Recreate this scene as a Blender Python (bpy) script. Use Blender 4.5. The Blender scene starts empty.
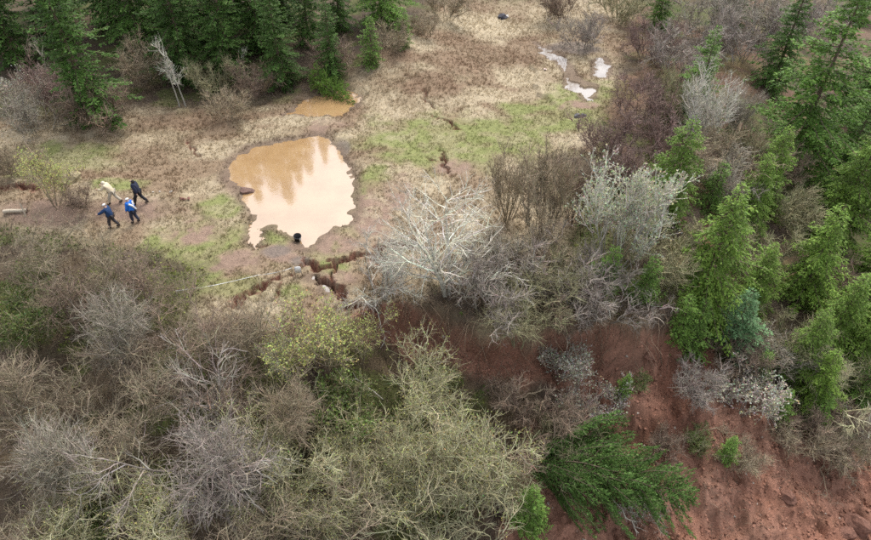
import bpy, math, random
import numpy as np
from mathutils import Vector
PI = math.pi
S = bpy.context.scene
COL = S.collection

# ------------------------------------------------------------------ camera, sky, sun, exposure
CAM_H, PITCH, FPX, FW, FH = 21.0, math.radians(40), 600.0, 871.0, 540.0
cam = bpy.data.cameras.new('camera'); cam.sensor_width = 36.0; cam.lens = 36.0 * FPX / FW
cam.clip_start = 0.1; cam.clip_end = 3000
cam_ob = bpy.data.objects.new('camera', cam); COL.objects.link(cam_ob)
cam_ob.location = (0, 0, CAM_H); cam_ob.rotation_euler = (PI / 2 - PITCH, 0, 0)
S.camera = cam_ob

SUN_EL, SUN_AZ = math.radians(58), math.radians(24)      # azimuth clockwise from +Y
W = bpy.data.worlds.new('World'); S.world = W; W.use_nodes = True
nt = W.node_tree; nt.nodes.clear()
sky = nt.nodes.new('ShaderNodeTexSky'); sky.sky_type = 'NISHITA'; sky.sun_disc = False
sky.sun_elevation = SUN_EL; sky.sun_rotation = SUN_AZ; sky.dust_density = 3.0; sky.air_density = 1.0
hs = nt.nodes.new('ShaderNodeHueSaturation'); hs.inputs['Saturation'].default_value = 0.30     # overcast: a grey-white sky
bg = nt.nodes.new('ShaderNodeBackground'); bg.inputs['Strength'].default_value = 0.15
wo = nt.nodes.new('ShaderNodeOutputWorld')
nt.links.new(sky.outputs[0], hs.inputs['Color']); nt.links.new(hs.outputs[0], bg.inputs['Color'])
nt.links.new(bg.outputs[0], wo.inputs['Surface'])
sl = bpy.data.lights.new('sun', 'SUN'); sl.energy = 0.9; sl.angle = math.radians(22); sl.color = (1.0, 0.97, 0.92)
so = bpy.data.objects.new('sun', sl); COL.objects.link(so)
sdir = Vector((math.sin(SUN_AZ) * math.cos(SUN_EL), math.cos(SUN_AZ) * math.cos(SUN_EL), math.sin(SUN_EL)))
so.rotation_euler = sdir.to_track_quat('Z', 'Y').to_euler(); so.location = sdir * 60
S.view_settings.view_transform = 'Standard'; S.view_settings.look = 'None'
S.view_settings.exposure = 1.18; S.view_settings.gamma = 1.0; S.view_settings.use_curve_mapping = False
S.render.engine = 'CYCLES'
S.cycles.max_bounces = 4; S.cycles.diffuse_bounces = 2; S.cycles.glossy_bounces = 2; S.cycles.transparent_max_bounces = 4
S.cycles.filter_width = 1.6; S.cycles.use_denoising = False

# ------------------------------------------------------------------ noise and geometry helpers
def smooth(a, b, x):
    t = np.clip((x - a) / (b - a), 0, 1); return t * t * (3 - 2 * t)
_rn = np.random.RandomState(7); _tab = _rn.rand(256, 256)
def vnoise(x, y):
    xi = np.floor(x).astype(int); yi = np.floor(y).astype(int)
    fx = x - xi; fy = y - yi; fx = fx * fx * (3 - 2 * fx); fy = fy * fy * (3 - 2 * fy)
    a = _tab[xi & 255, yi & 255]; b = _tab[(xi + 1) & 255, yi & 255]
    c = _tab[xi & 255, (yi + 1) & 255]; d = _tab[(xi + 1) & 255, (yi + 1) & 255]
    return (a * (1 - fx) + b * fx) * (1 - fy) + (c * (1 - fx) + d * fx) * fy
def fbm(x, y, oct=4):
    s = np.zeros_like(np.asarray(x, float)); a = 0.5; f = 1.0
    for k in range(oct):
        s = s + a * vnoise(x * f + 17.3 * k, y * f + 9.1 * k); a *= 0.5; f *= 2.03
    return s / (1 - 0.5 ** oct)          # 0..1, mean .5

FWD = np.array([0, math.cos(PITCH), -math.sin(PITCH)]); UP = np.array([0, math.sin(PITCH), math.cos(PITCH)]); RT = np.array([1.0, 0, 0])
CAMP = np.array([0, 0, CAM_H])
def ray(px, py):
    d = FWD * FPX + RT * (px - FW / 2) + UP * (FH / 2 - py); return d / np.linalg.norm(d)
def flat(px, py, z=0.0):                 # where a surveyed point of the level ground lies
    d = ray(px, py); t = (z - CAM_H) / d[2]; p = CAMP + d * t; return p[0], p[1]
def flats(pts, z=0.0): return np.array([flat(a, b, z) for a, b in pts])

def seg_dist(x, y, poly, closed=False, vals=None):
    """distance to a polyline, plus an interpolated value along it"""
    best = np.full(x.shape, 1e9); bv = np.zeros(x.shape)
    n = len(poly); m = n if closed else n - 1
    for i in range(m):
        a = poly[i]; b = poly[(i + 1) % n]; ab = b - a; L2 = max(ab @ ab, 1e-9)
        t = np.clip(((x - a[0]) * ab[0] + (y - a[1]) * ab[1]) / L2, 0, 1)
        d = np.hypot(x - a[0] - t * ab[0], y - a[1] - t * ab[1])
        m_ = d < best; best = np.where(m_, d, best)
        if vals is not None:
            bv = np.where(m_, vals[i] * (1 - t) + vals[(i + 1) % n] * t, bv)
    return best, bv
def inside(x, y, poly):
    r = np.zeros(x.shape, bool); n = len(poly); j = n - 1
    for i in range(n):
        xi, yi = poly[i]; xj, yj = poly[j]
        if yi != yj:
            r ^= ((yi > y) != (yj > y)) & (x < (xj - xi) * (y - yi) / (yj - yi) + xi)
        j = i
    return r
def sdf(x, y, poly):
    d, _ = seg_dist(x, y, poly, True); return np.where(inside(x, y, poly), -d, d)

# ------------------------------------------------------------------ the lie of the land
EDGE_PX = [(-160, 258), (60, 268), (140, 288), (215, 316), (300, 326), (345, 314), (365, 304), (400, 299), (440, 307), (480, 324),
           (530, 330), (560, 318), (600, 316), (640, 324), (674, 312), (694, 250), (704, 180), (720, 100), (738, 40), (752, -8)]
EDGE_SC = [0, 0, 0, .1, .3, .7, 1.1, 1.6, 1.8, 1.8, 1.8, 2.3, 2.6, 2.6, 2.2, 1.2, .6, .3, 0, 0]
EDGE = flats(EDGE_PX)
EDGE_POLY = np.vstack([EDGE, [[EDGE[-1][0] + 60, 400], [-900, 400], [-900, EDGE[0][1]]]])
POND = flats([(226, 179), (233, 160), (250, 148), (275, 142), (300, 139), (317, 134), (331, 141), (340, 156), (350, 168), (354, 182), (354, 204),
              (350, 222), (337, 226), (321, 234), (309, 249), (301, 246), (294, 236), (271, 225), (262, 228), (257, 244), (250, 240), (254, 228),
              (254, 214), (243, 199), (238, 188)])
PUD1 = flats([(296, 108), (310, 99), (322, 95), (345, 91), (360, 97), (356, 106), (340, 115), (318, 116), (285, 115)])
PUD2 = flats([(534, 42), (546, 50), (561, 56), (570, 66), (574, 76), (582, 82), (596, 86), (593, 98), (584, 101), (580, 92), (565, 89), (566, 74), (557, 63), (544, 54)])
PUD3 = flats([(594, 62), (604, 58), (610, 68), (606, 79), (594, 77)])
PUD4 = flats([(307, 277), (313, 275), (315, 281), (309, 282)])
PUD5 = flats([(321, 284), (327, 286), (331, 293), (323, 290)])
PUDS = [(POND, -0.06, .30), (PUD1, -0.02, .22), (PUD2, 0.0, .12), (PUD3, 0.02, .12), (PUD4, -0.04, .1), (PUD5, -0.06, .1)]
CRACKS = [  # pixel line, half width, depth
    ([(229, 306), (238, 300), (247, 294), (256, 291), (264, 284), (275, 278)], .19, .5),
    ([(282, 281), (280, 290), (275, 302)], .09, .4),
    ([(306, 262), (317, 270), (324, 268), (331, 263), (342, 261), (356, 257), (366, 255)], .25, .6),
    ([(379, 262), (378, 252), (384, 245), (398, 244), (410, 246)], .25, .6),
    ([(318, 280), (330, 284), (339, 289), (344, 300), (350, 307)], .27, .7),
    ([(350, 307), (363, 305), (376, 304)], .3, .7),
    ([(275, 278), (288, 276), (300, 268), (306, 262)], .10, .35), ([(331, 263), (333, 274), (330, 284)], .11, .4),
    ([(424, 94), (426, 103), (436, 109)], .12, .6), ([(433, 115), (446, 121), (458, 129)], .13, .6),
    ([(431, 158), (437, 163)], .10, .4), ([(440, 152), (446, 160), (445, 168), (453, 178)], .11, .5),
    ([(188, 142), (192, 150), (198, 156)], .12, .4), ([(250, 222), (254, 236), (257, 246)], .10, .25), ([(256, 249), (268, 245)], .10, .3),
    ([(8, 196), (24, 194), (40, 198)], .35, .7)]
CRACKS = [(flats(p), w, d) for p, w, d in CRACKS]
SOIL = [flats(p, z) for p, z in [
    ([(368, 304), (400, 296), (440, 304), (490, 326), (520, 345), (530, 385), (500, 372), (450, 356), (400, 352), (372, 335)], -2.2),
    ([(545, 318), (610, 314), (668, 322), (700, 350), (730, 385), (735, 430), (690, 470), (640, 440), (600, 425), (560, 405), (530, 370)], -3.5),
    ([(690, 455), (740, 430), (800, 440), (900, 470), (960, 600), (760, 620), (640, 600), (560, 590), (500, 590), (520, 470), (640, 500)], -7.0),
    ([(730, 390), (790, 430), (760, 470), (690, 470)], -6.0)]]

def height(x, y, detail=True):
    x = np.asarray(x, float); y = np.asarray(y, float)
    wx = x + 0.9 * (fbm(x * .35, y * .35, 3) - .5); wy = y + 1.1 * (fbm(x * .35 + 40, y * .35 + 11, 3) - .5)
    d, sc = seg_dist(wx, wy, EDGE, False, EDGE_SC)
    out = ~inside(wx, wy, EDGE_POLY); dd = np.where(out, d, 0)
    # gentle swells of the meadow, rising towards the wood behind
    z = 0.5 * (fbm(x * .12, y * .12, 3) - .5) * smooth(2, 8, np.where(out, 0, d))
    z = z + 2.2 * smooth(0, 14, y - (43 - 0.25 * x)) * smooth(8, -6, x) + 1.2 * smooth(60, 90, y)
    z = z + 0.55 * smooth(30, 32.5, y - .05 * x) * smooth(35.5, 33, y) * smooth(-14, -17, x)      # low turf bank by the path
    z = z + .6 * (fbm(x * .8 + 2, y * .8, 3) - .5) * smooth(36, 40, y) * smooth(-3, -8, x)       # tussocky bank
    # scarp and slope
    face = smooth(0, .75, dd)
    z = z - sc * face - 0.50 * np.clip(dd - .5, 0, 9) - 0.28 * np.clip(dd - 9.5, 0, 18)
    z = np.where(out, z + 0.8 * (fbm(x * .25 + 5, y * .25, 3) - .5) * smooth(1, 4, dd), z)
    if detail:
        soil = soilmask(x, y)
        z = z + (0.10 * (fbm(x * 1.3, y * 1.3, 3) - .5) + .10 * (fbm(x * 3.7 + 3, y * 3.7, 2) - .5))
        sn = fbm(x * 1.3 + 30, y * .5, 4); z = z + soil * smooth(.4, 2, dd) * .9 * (fbm(x * .6 + 3, y * .6 + 8, 2) - .5)
        z = z - soil * smooth(.2, 1.2, dd) * (0.85 * np.abs(sn - .5) * 2 - .2 + .42 * (fbm(x * 1.7 + 1.5 * fbm(x * .8, y * .8, 2), y * 1.7 + 1.5 * fbm(x * .8 + 4, y * .8, 2), 5) - .5) + .35 * np.abs(fbm(x * 3.3 + 8, y * 2.2, 3) - .5))
    for poly, zw, dep in PUDS:
        wa = 1.0 if poly is POND else (.5 if len(poly) == 4 else 1.5); s = sdf(x + wa * (fbm(x * 1.5, y * 1.5, 4) - .5), y + wa * (fbm(x * 1.5 + 9, y * 1.5, 4) - .5), poly)
        if poly is POND: lim = 2.2
        else: lim = .4 if len(poly) == 4 else .8
        tgt = zw + np.clip(s * .22, -dep, 1) + .04 * (fbm(x * 2.5, y * 2.5 + 4, 2) - .5) * smooth(-1, 0, s)
        k = 1 - smooth(0, lim, s); z = z * (1 - k) + tgt * k; z = np.where((s > 0) & (s < 2.5), np.maximum(z, zw + np.minimum(s * .22, .10)), z)
    for poly, w, dep in CRACKS:
        d2, _ = seg_dist(x + .75 * (fbm(x * 2.0, y * 2.0, 3) - .5) + .28 * (vnoise(x * 7, y * 7) - .5), y + .75 * (fbm(x * 2.0 + 7, y * 2.0, 3) - .5) + .28 * (vnoise(x * 7 + 5, y * 7) - .5), poly)
        z = z - dep * (1 - smooth(w * .35, w, d2)) * np.where(np.abs(z) < 3, 1, 0)
    return z
def soilmask(x, y):
    m = np.zeros(np.shape(x)); jx = x + 1.2 * (fbm(x * .7, y * .7 + 3, 3) - .5); jy = y + 1.2 * (fbm(x * .7 + 13, y * .7, 3) - .5)
    for p in SOIL:
        m = np.maximum(m, 1 - smooth(-.3, .5, sdf(jx, jy, p)))
    return m
_ts = np.concatenate([np.linspace(12, 60, 260), np.linspace(60.5, 150, 150)])
def on_ground(px, py, hc=0.0):           # the ground point under a point hc above ground seen at a place of the survey photo
    d = ray(px, py); P = CAMP + _ts[:, None] * d
    f = P[:, 2] - height(P[:, 0], P[:, 1], False) - hc
    i = int(np.argmax(f < 0)) if (f < 0).any() else len(_ts) - 1
    i = max(i, 1); a, b = _ts[i - 1], _ts[i]; t = a + (b - a) * f[i - 1] / max(f[i - 1] - f[i], 1e-6)
    p = CAMP + d * t; return p[0], p[1], float(height(np.array([p[0]]), np.array([p[1]]))[0])

# ground colours: what grows or lies there
def blob(x, y, px, py, rx, ry):
    cx, cy = flat(px, py); ax = abs(flat(px + rx, py)[0] - cx); ay = abs(flat(px, py - ry)[1] - flat(px, py + ry)[1]) / 2
    q = np.hypot((x - cx) / ax, (y - cy) / ay) + 0.9 * (fbm(x * .8 + px, y * .8, 4) - .5)
    return 1 - smooth(.55, 1.15, q)
GREENS = [(300, 230, 60, 30), (455, 140, 110, 30), (590, 105, 60, 25), (200, 255, 60, 45), (60, 160, 60, 20), (200, 268, 42, 22), (175, 250, 26, 18), (222, 207, 28, 13), (150, 245, 14, 14), (375, 178, 22, 12), (420, 155, 45, 12), (480, 138, 55, 13), (545, 122, 55, 12),
          (605, 98, 34, 13), (262, 222, 14, 6), (240, 288, 34, 14), (355, 195, 14, 20), (330, 268, 20, 8), (40, 172, 30, 14), (290, 292, 18, 10), (120, 190, 30, 8), (520, 108, 30, 8)]
BROWNS = [(455, 60, 60, 22), (530, 50, 40, 14), (385, 68, 34, 12), (430, 90, 34, 12), (185, 120, 60, 12), (270, 118, 30, 10), (90, 178, 50, 10), (340, 110, 30, 12)]
PALES = [(433, 122, 16, 8), (482, 116, 26, 9), (620, 80, 30, 12), (590, 140, 40, 9), (470, 30, 50, 9), (210, 150, 30, 12), (390, 140, 20, 9), (225, 222, 20, 9), (550, 90, 20, 8), (40, 140, 50, 10),
         (520, 75, 40, 10), (300, 122, 50, 6), (500, 95, 40, 8), (410, 60, 40, 8)]
MUDS = [(60, 216, 90, 11), (140, 212, 46, 12), (195, 230, 38, 16), (235, 262, 36, 12), (290, 254, 34, 11), (335, 243, 40, 13), (375, 222, 26, 26), (400, 195, 16, 22), (365, 205, 12, 14), (240, 170, 16, 20), (580, 106, 22, 5), (330, 128, 26, 8), (455, 168, 22, 10), (340, 278, 22, 10)]
WETS = [(278, 252, 16, 7), (340, 150, 10, 10), (300, 262, 12, 6), (575, 48, 30, 9)]
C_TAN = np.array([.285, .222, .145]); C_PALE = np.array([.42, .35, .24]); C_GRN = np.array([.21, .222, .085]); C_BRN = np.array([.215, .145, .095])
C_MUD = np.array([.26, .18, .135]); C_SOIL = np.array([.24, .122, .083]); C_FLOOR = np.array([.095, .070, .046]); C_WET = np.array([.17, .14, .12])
def zone(x, y):
    def mix(c, k, col): return c * (1 - k[:, None]) + col * k[:, None]
    n = x.shape[0]; c = np.tile(C_TAN, (n, 1)); hgt = np.full(n, 1.0)
    f = fbm(x * .45, y * .45, 4); c = mix(c, smooth(.52, .66, f) * .7, C_PALE); c = mix(c, smooth(.46, .34, f) * .6, C_BRN)
    for b in BROWNS: c = mix(c, blob(x, y, *b) * .8, C_BRN)
    for b in PALES: c = mix(c, blob(x, y, *b) * .8, C_PALE)
    g = np.zeros(n)
    for b in GREENS: g = np.maximum(g, blob(x, y, *b))
    g = g * (.58 + .42 * smooth(.38, .58, fbm(x * 1.1 + 8, y * 1.1, 3))); c = mix(c, g, C_GRN); hgt *= 1 - .45 * g
    m = np.zeros(n)
    for b in MUDS: m = np.maximum(m, blob(x, y, *b))
    m = m * (.4 + .6 * smooth(.32, .55, fbm(x * 1.4 + 3, y * 1.4 + 8, 4))); c = mix(c, m, C_MUD); hgt *= 1 - .9 * m
    w = np.zeros(n)
    for b in WETS: w = np.maximum(w, blob(x, y, *b))
    c = mix(c, w * .8, C_WET); hgt *= 1 - .8 * w
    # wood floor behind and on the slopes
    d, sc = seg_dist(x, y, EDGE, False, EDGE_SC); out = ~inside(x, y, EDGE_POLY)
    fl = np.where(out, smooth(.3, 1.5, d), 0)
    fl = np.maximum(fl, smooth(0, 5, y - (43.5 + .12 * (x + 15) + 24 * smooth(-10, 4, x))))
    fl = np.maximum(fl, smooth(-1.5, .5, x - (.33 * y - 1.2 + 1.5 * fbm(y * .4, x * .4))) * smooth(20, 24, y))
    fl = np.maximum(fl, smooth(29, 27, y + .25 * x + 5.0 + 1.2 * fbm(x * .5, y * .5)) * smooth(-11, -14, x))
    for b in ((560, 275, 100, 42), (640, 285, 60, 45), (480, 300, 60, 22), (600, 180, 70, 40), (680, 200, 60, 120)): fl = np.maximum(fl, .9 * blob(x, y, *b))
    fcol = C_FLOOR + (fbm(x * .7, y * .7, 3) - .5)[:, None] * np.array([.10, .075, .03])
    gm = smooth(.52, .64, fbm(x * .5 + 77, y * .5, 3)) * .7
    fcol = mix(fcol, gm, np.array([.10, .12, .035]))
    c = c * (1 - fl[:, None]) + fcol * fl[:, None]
    soil = soilmask(x, y) * np.where(out, 1, 0) * smooth(0, .3, d)
    soil = np.maximum(soil, np.where(out, smooth(.1, .4, d) * (1 - smooth(.9, 1.8, d)) * smooth(.5, 1.0, sc), 0))
    rs = np.where(x > 13, smooth(.5, .62, fbm(x * .3 + 51, y * .3, 3)) * fl, 0); soil = np.maximum(soil, rs * .35)
    sv = (fbm(x * 2.2 + 31, y * .9, 4) + .8 * fbm(x * 4.5, y * 4.5 + 3, 3) - .9)[:, None]
    scol = C_SOIL + sv * np.array([.16, .075, .055]) + (fbm(x * .4, y * .4 + 60, 2) - .45)[:, None] * np.array([.10, .075, .06])
    c = c * (1 - soil[:, None]) + np.clip(scol, .02, 1) * soil[:, None]
    for poly, wd, dep in CRACKS:
        d2, _ = seg_dist(x + .75 * (fbm(x * 2.0, y * 2.0, 3) - .5) + .28 * (vnoise(x * 7, y * 7) - .5), y + .75 * (fbm(x * 2.0 + 7, y * 2.0, 3) - .5) + .28 * (vnoise(x * 7 + 5, y * 7) - .5), poly); k = 1 - smooth(wd * .8, wd * 1.3, d2); c = mix(c, k, np.array([.19, .09, .062])); hgt *= 1 - k
    for poly, zw, dep in PUDS:
        s = sdf(x, y, poly); k = (1 - smooth(.1, .9 if poly is POND else .5, s + .5 * (fbm(x * 1.2 + 3, y * 1.2, 3) - .5))); c = mix(c, k * .85, np.array([.165, .118, .085])); hgt *= np.where(s < .15, 0, 1)
    return np.clip(c, .01, .8), hgt, g, m, fl, soil

# ------------------------------------------------------------------ mesh and material helpers
def mesh_np(name, verts, faces, cols=None, smooth_shade=False):
    """faces: list of (n,k) index arrays; cols: per-vertex rgb"""
    me = bpy.data.meshes.new(name); verts = np.asarray(verts, np.float32)
    faces = [np.asarray(f, np.int32) for f in faces if len(f)]
    me.vertices.add(len(verts)); me.vertices.foreach_set('co', verts.ravel())
    li = np.concatenate([f.ravel() for f in faces]); tot = np.concatenate([np.full(len(f), f.shape[1], np.int32) for f in faces])
    me.loops.add(len(li)); me.loops.foreach_set('vertex_index', li)
    me.polygons.add(len(tot)); st = np.concatenate([[0], np.cumsum(tot)[:-1]]).astype(np.int32)
    me.polygons.foreach_set('loop_start', st); me.polygons.foreach_set('loop_total', tot)
    if smooth_shade: me.polygons.foreach_set('use_smooth', np.ones(len(tot), bool))
    if cols is not None:
        a = me.attributes.new('Col', 'FLOAT_COLOR', 'POINT')
        a.data.foreach_set('color', np.concatenate([cols, np.ones((len(cols), 1))], 1).astype(np.float32).ravel())
    me.update(calc_edges=True); me.validate(); return me
MATS = {}
def nodes(name):
    m = bpy.data.materials.new(name); m.use_nodes = True; n = m.node_tree
    return m, n, n.nodes['Principled BSDF'], n.links
def noise_node(n, scale, detail=4, rough=.6, coord='Object'):
    tc = n.nodes.new('ShaderNodeTexCoord'); t = n.nodes.new('ShaderNodeTexNoise'); t.inputs['Scale'].default_value = scale
    t.inputs['Detail'].default_value = detail; t.inputs['Roughness'].default_value = rough
    n.links.new(tc.outputs[coord], t.inputs['Vector']); return t
def ramp(n, src, stops):
    r = n.nodes.new('ShaderNodeValToRGB'); e = r.color_ramp.elements
    while len(e) < len(stops): e.new(.5)
    for k, (p, c) in enumerate(stops): e[k].position = p; e[k].color = (*c, 1)
    n.links.new(src, r.inputs[0]); return r
def mul(n, a, b, fac=1.0, mode='MULTIPLY'):
    x = n.nodes.new('ShaderNodeMix'); x.data_type = 'RGBA'; x.blend_type = mode; x.inputs[0].default_value = fac
    n.links.new(a, x.inputs[6]); n.links.new(b, x.inputs[7]); return x.outputs[2]
def bump(n, src, strength, dist, bsdf):
    b = n.nodes.new('ShaderNodeBump'); b.inputs['Strength'].default_value = strength; b.inputs['Distance'].default_value = dist
    n.links.new(src, b.inputs['Height']); n.links.new(b.outputs[0], bsdf.inputs['Normal'])
def mat_plain(name, col, rough=.8, var=.35, scale=6.0, bmp=0.0, randobj=0.0, metallic=0, spec=.3):
    if name in MATS: return MATS[name]
    m, n, b, L = nodes(name); b.inputs['Roughness'].default_value = rough; b.inputs['Metallic'].default_value = metallic
    b.inputs['Specular IOR Level'].default_value = spec
    t = noise_node(n, scale); lo = tuple(c * (1 - var) for c in col); hi = tuple(min(c * (1 + var), 1) for c in col)
    r = ramp(n, t.outputs[0], [(.3, lo), (.7, hi)]); out = r.outputs[0]
    if randobj:
        oi = n.nodes.new('ShaderNodeObjectInfo'); rr = ramp(n, oi.outputs['Random'], [(0, (1 - randobj,) * 3), (1, (1 + randobj,) * 3)]); out = mul(n, out, rr.outputs[0])
    L.new(out, b.inputs['Base Color'])
    if bmp: bump(n, t.outputs[0], bmp, .05, b)
    MATS[name] = m; return m
def mat_attr(name, rough=.85, transl=0.0, randobj=0.0, spec=.2):
    if name in MATS: return MATS[name]
    m, n, b, L = nodes(name); b.inputs['Roughness'].default_value = rough; b.inputs['Specular IOR Level'].default_value = spec
    a = n.nodes.new('ShaderNodeAttribute'); a.attribute_name = 'Col'; out = a.outputs['Color']
    if randobj:
        oi = n.nodes.new('ShaderNodeObjectInfo'); rr = ramp(n, oi.outputs['Random'], [(0, (1 - randobj, 1 - randobj, 1 - randobj)), (1, (1 + randobj, 1 + randobj * .9, 1 + randobj * .4))]); out = mul(n, out, rr.outputs[0])
    L.new(out, b.inputs['Base Color'])
    if transl:
        tr = n.nodes.new('ShaderNodeBsdfTranslucent'); L.new(out, tr.inputs['Color']); mx = n.nodes.new('ShaderNodeMixShader'); mx.inputs[0].default_value = transl
        o = n.nodes['Material Output']; L.new(b.outputs[0], mx.inputs[1]); L.new(tr.outputs[0], mx.inputs[2]); L.new(mx.outputs[0], o.inputs['Surface'])
    MATS[name] = m; return m
def obj(name, me, mat=None, parent=None, loc=None):
    o = bpy.data.objects.new(name, me); COL.objects.link(o)
    if mat is not None and me is not None:
        if not me.materials: me.materials.append(mat)
    if parent: o.parent = parent
    if loc is not None: o.location = loc
    return o
def tag(o, label=None, cat=None, group=None, kind=None):
    if label: o['label'] = label
    if cat: o['category'] = cat
    if group: o['group'] = group
    if kind: o['kind'] = kind
    return o
def thing(name, label, cat, loc, rz=0, sc=1, group=None, rx=0, ry=0):
    o = bpy.data.objects.new(name, None); COL.objects.link(o); o.location = loc; o.rotation_euler = (rx, ry, rz)
    o.scale = (sc, sc, sc) if not isinstance(sc, tuple) else sc; o.empty_display_size = .3
    return tag(o, label, cat, group)

# ------------------------------------------------------------------ ground
def axis(lo, hi, dl, far_lo, far_hi):
    a = list(np.arange(lo, hi + 1e-6, dl)); s = dl; p = hi
    while p < far_hi: s = min(s * 1.12, 40); p += s; a.append(p)
    s = dl; p = lo; f = []
    while p > far_lo: s = min(s * 1.12, 40); p -= s; f.append(p)
    return np.array(f[::-1] + a)
gx = axis(-27, 24, .11, -700, 700); gy = axis(11, 44, .11, -300, 44); gy = np.concatenate([gy, axis(44.16, 62, .16, 45, 1400)])
GX, GY = np.meshgrid(gx, gy); shp = GX.shape; fx_, fy_ = GX.ravel(), GY.ravel()
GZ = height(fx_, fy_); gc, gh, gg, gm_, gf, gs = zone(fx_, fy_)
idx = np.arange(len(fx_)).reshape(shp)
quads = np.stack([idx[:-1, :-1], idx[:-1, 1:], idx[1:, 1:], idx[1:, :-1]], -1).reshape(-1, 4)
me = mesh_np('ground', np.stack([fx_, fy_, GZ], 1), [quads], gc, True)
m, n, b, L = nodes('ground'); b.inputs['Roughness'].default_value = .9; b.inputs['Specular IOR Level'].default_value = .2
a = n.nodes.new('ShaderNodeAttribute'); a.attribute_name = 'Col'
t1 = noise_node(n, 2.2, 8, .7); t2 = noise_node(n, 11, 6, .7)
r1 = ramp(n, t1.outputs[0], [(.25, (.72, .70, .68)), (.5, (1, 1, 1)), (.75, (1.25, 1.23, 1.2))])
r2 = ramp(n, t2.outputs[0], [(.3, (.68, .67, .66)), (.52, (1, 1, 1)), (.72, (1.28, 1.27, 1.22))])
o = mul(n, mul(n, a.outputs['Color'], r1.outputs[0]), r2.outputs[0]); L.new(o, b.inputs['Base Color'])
bump(n, t2.outputs[0], .6, .12, b)
g = obj('ground', me, m); tag(g, kind='structure')

# ------------------------------------------------------------------ water
def water_mat(name, col, col2, ior):
    m, n, b, L = nodes(name); t = noise_node(n, .55, 5, .6); r = ramp(n, t.outputs[0], [(.35, col2), (.6, col)]); L.new(r.outputs[0], b.inputs['Base Color'])
    b.inputs['Roughness'].default_value = .05; b.inputs['IOR'].default_value = ior; b.inputs['Specular IOR Level'].default_value = .5
    t2 = noise_node(n, 5, 3); bump(n, t2.outputs[0], .04, .05, b); return m
W_MUD = water_mat('muddy_water', (.40, .255, .125), (.34, .205, .095), 2.6)
W_GREY = water_mat('wet_sheen', (.33, .29, .25), (.24, .20, .17), 1.6)
def dilate(poly, r):
    c = poly.mean(0); out = []
    n = len(poly)
    area = 0.5 * np.sum(poly[:, 0] * np.roll(poly[:, 1], -1) - np.roll(poly[:, 0], -1) * poly[:, 1]); s = 1 if area > 0 else -1
    for i in range(n):
        a, b_, c_ = poly[i - 1], poly[i], poly[(i + 1) % n]
        e1 = b_ - a; e2 = c_ - b_; nn = np.array([e1[1], -e1[0]]) / np.linalg.norm(e1) + np.array([e2[1], -e2[0]]) / np.linalg.norm(e2)
        out.append(b_ + s * nn / max(np.linalg.norm(nn), .3) * r)
    return np.array(out)
def water(name, poly, z, mat, res=.35):
    if len(poly) == 4:                       # a small rounded pool
        c = poly.mean(0); tt = np.linspace(0, 4, 29)[:-1]; pts = []
        for t_ in tt:
            i_ = int(t_); f_ = t_ - i_; p_ = [poly[(i_ + k_) % 4] for k_ in (-1, 0, 1, 2)]
            q_ = .5 * (2 * p_[1] + (p_[2] - p_[0]) * f_ + (2 * p_[0] - 5 * p_[1] + 4 * p_[2] - p_[3]) * f_ ** 2 + (3 * p_[1] - p_[0] - 3 * p_[2] + p_[3]) * f_ ** 3)
            pts.append(c + (q_ - c) * (.85 + .3 * float(vnoise(np.array(t_ * 3.1), np.array(5.0)))))
        v = np.concatenate([np.array(pts), np.full((28, 1), z)], 1); v = np.concatenate([[[c[0], c[1], z]], v])
        o = obj(name, mesh_np(name, v, [np.array([[0, 1 + k_, 1 + (k_ + 1) % 28] for k_ in range(28)])]), mat); tag(o, kind='structure'); return o
    lo = poly.min(0) - 1.2; hi = poly.max(0) + 1.2
    xs = np.arange(lo[0], hi[0], res); ys = np.arange(lo[1], hi[1], res); X, Y = np.meshgrid(xs, ys)
    k = sdf(X[:-1, :-1] + res / 2, Y[:-1, :-1] + res / 2, poly) < (.9 if len(poly) > 4 else .3)
    ii = np.arange(X.size).reshape(X.shape); q = np.stack([ii[:-1, :-1], ii[:-1, 1:], ii[1:, 1:], ii[1:, :-1]], -1)[k]
    u, inv = np.unique(q, return_inverse=True); inv = inv.reshape(q.shape)
    v = np.stack([X.ravel()[u], Y.ravel()[u], np.full(len(u), z)], 1)
    o = obj(name, mesh_np(name, v, [inv]), mat); tag(o, kind='structure'); return o
water('pond', POND, -.06, W_MUD); water('muddy_puddle', PUD1, -.02, W_MUD)
water('grey_puddle', PUD2, 0.0, W_GREY); water('grey_puddle', PUD3, .02, W_GREY); water('small_puddle', PUD4, -.04, W_GREY); water('small_puddle', PUD5, -.06, W_GREY)

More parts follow.
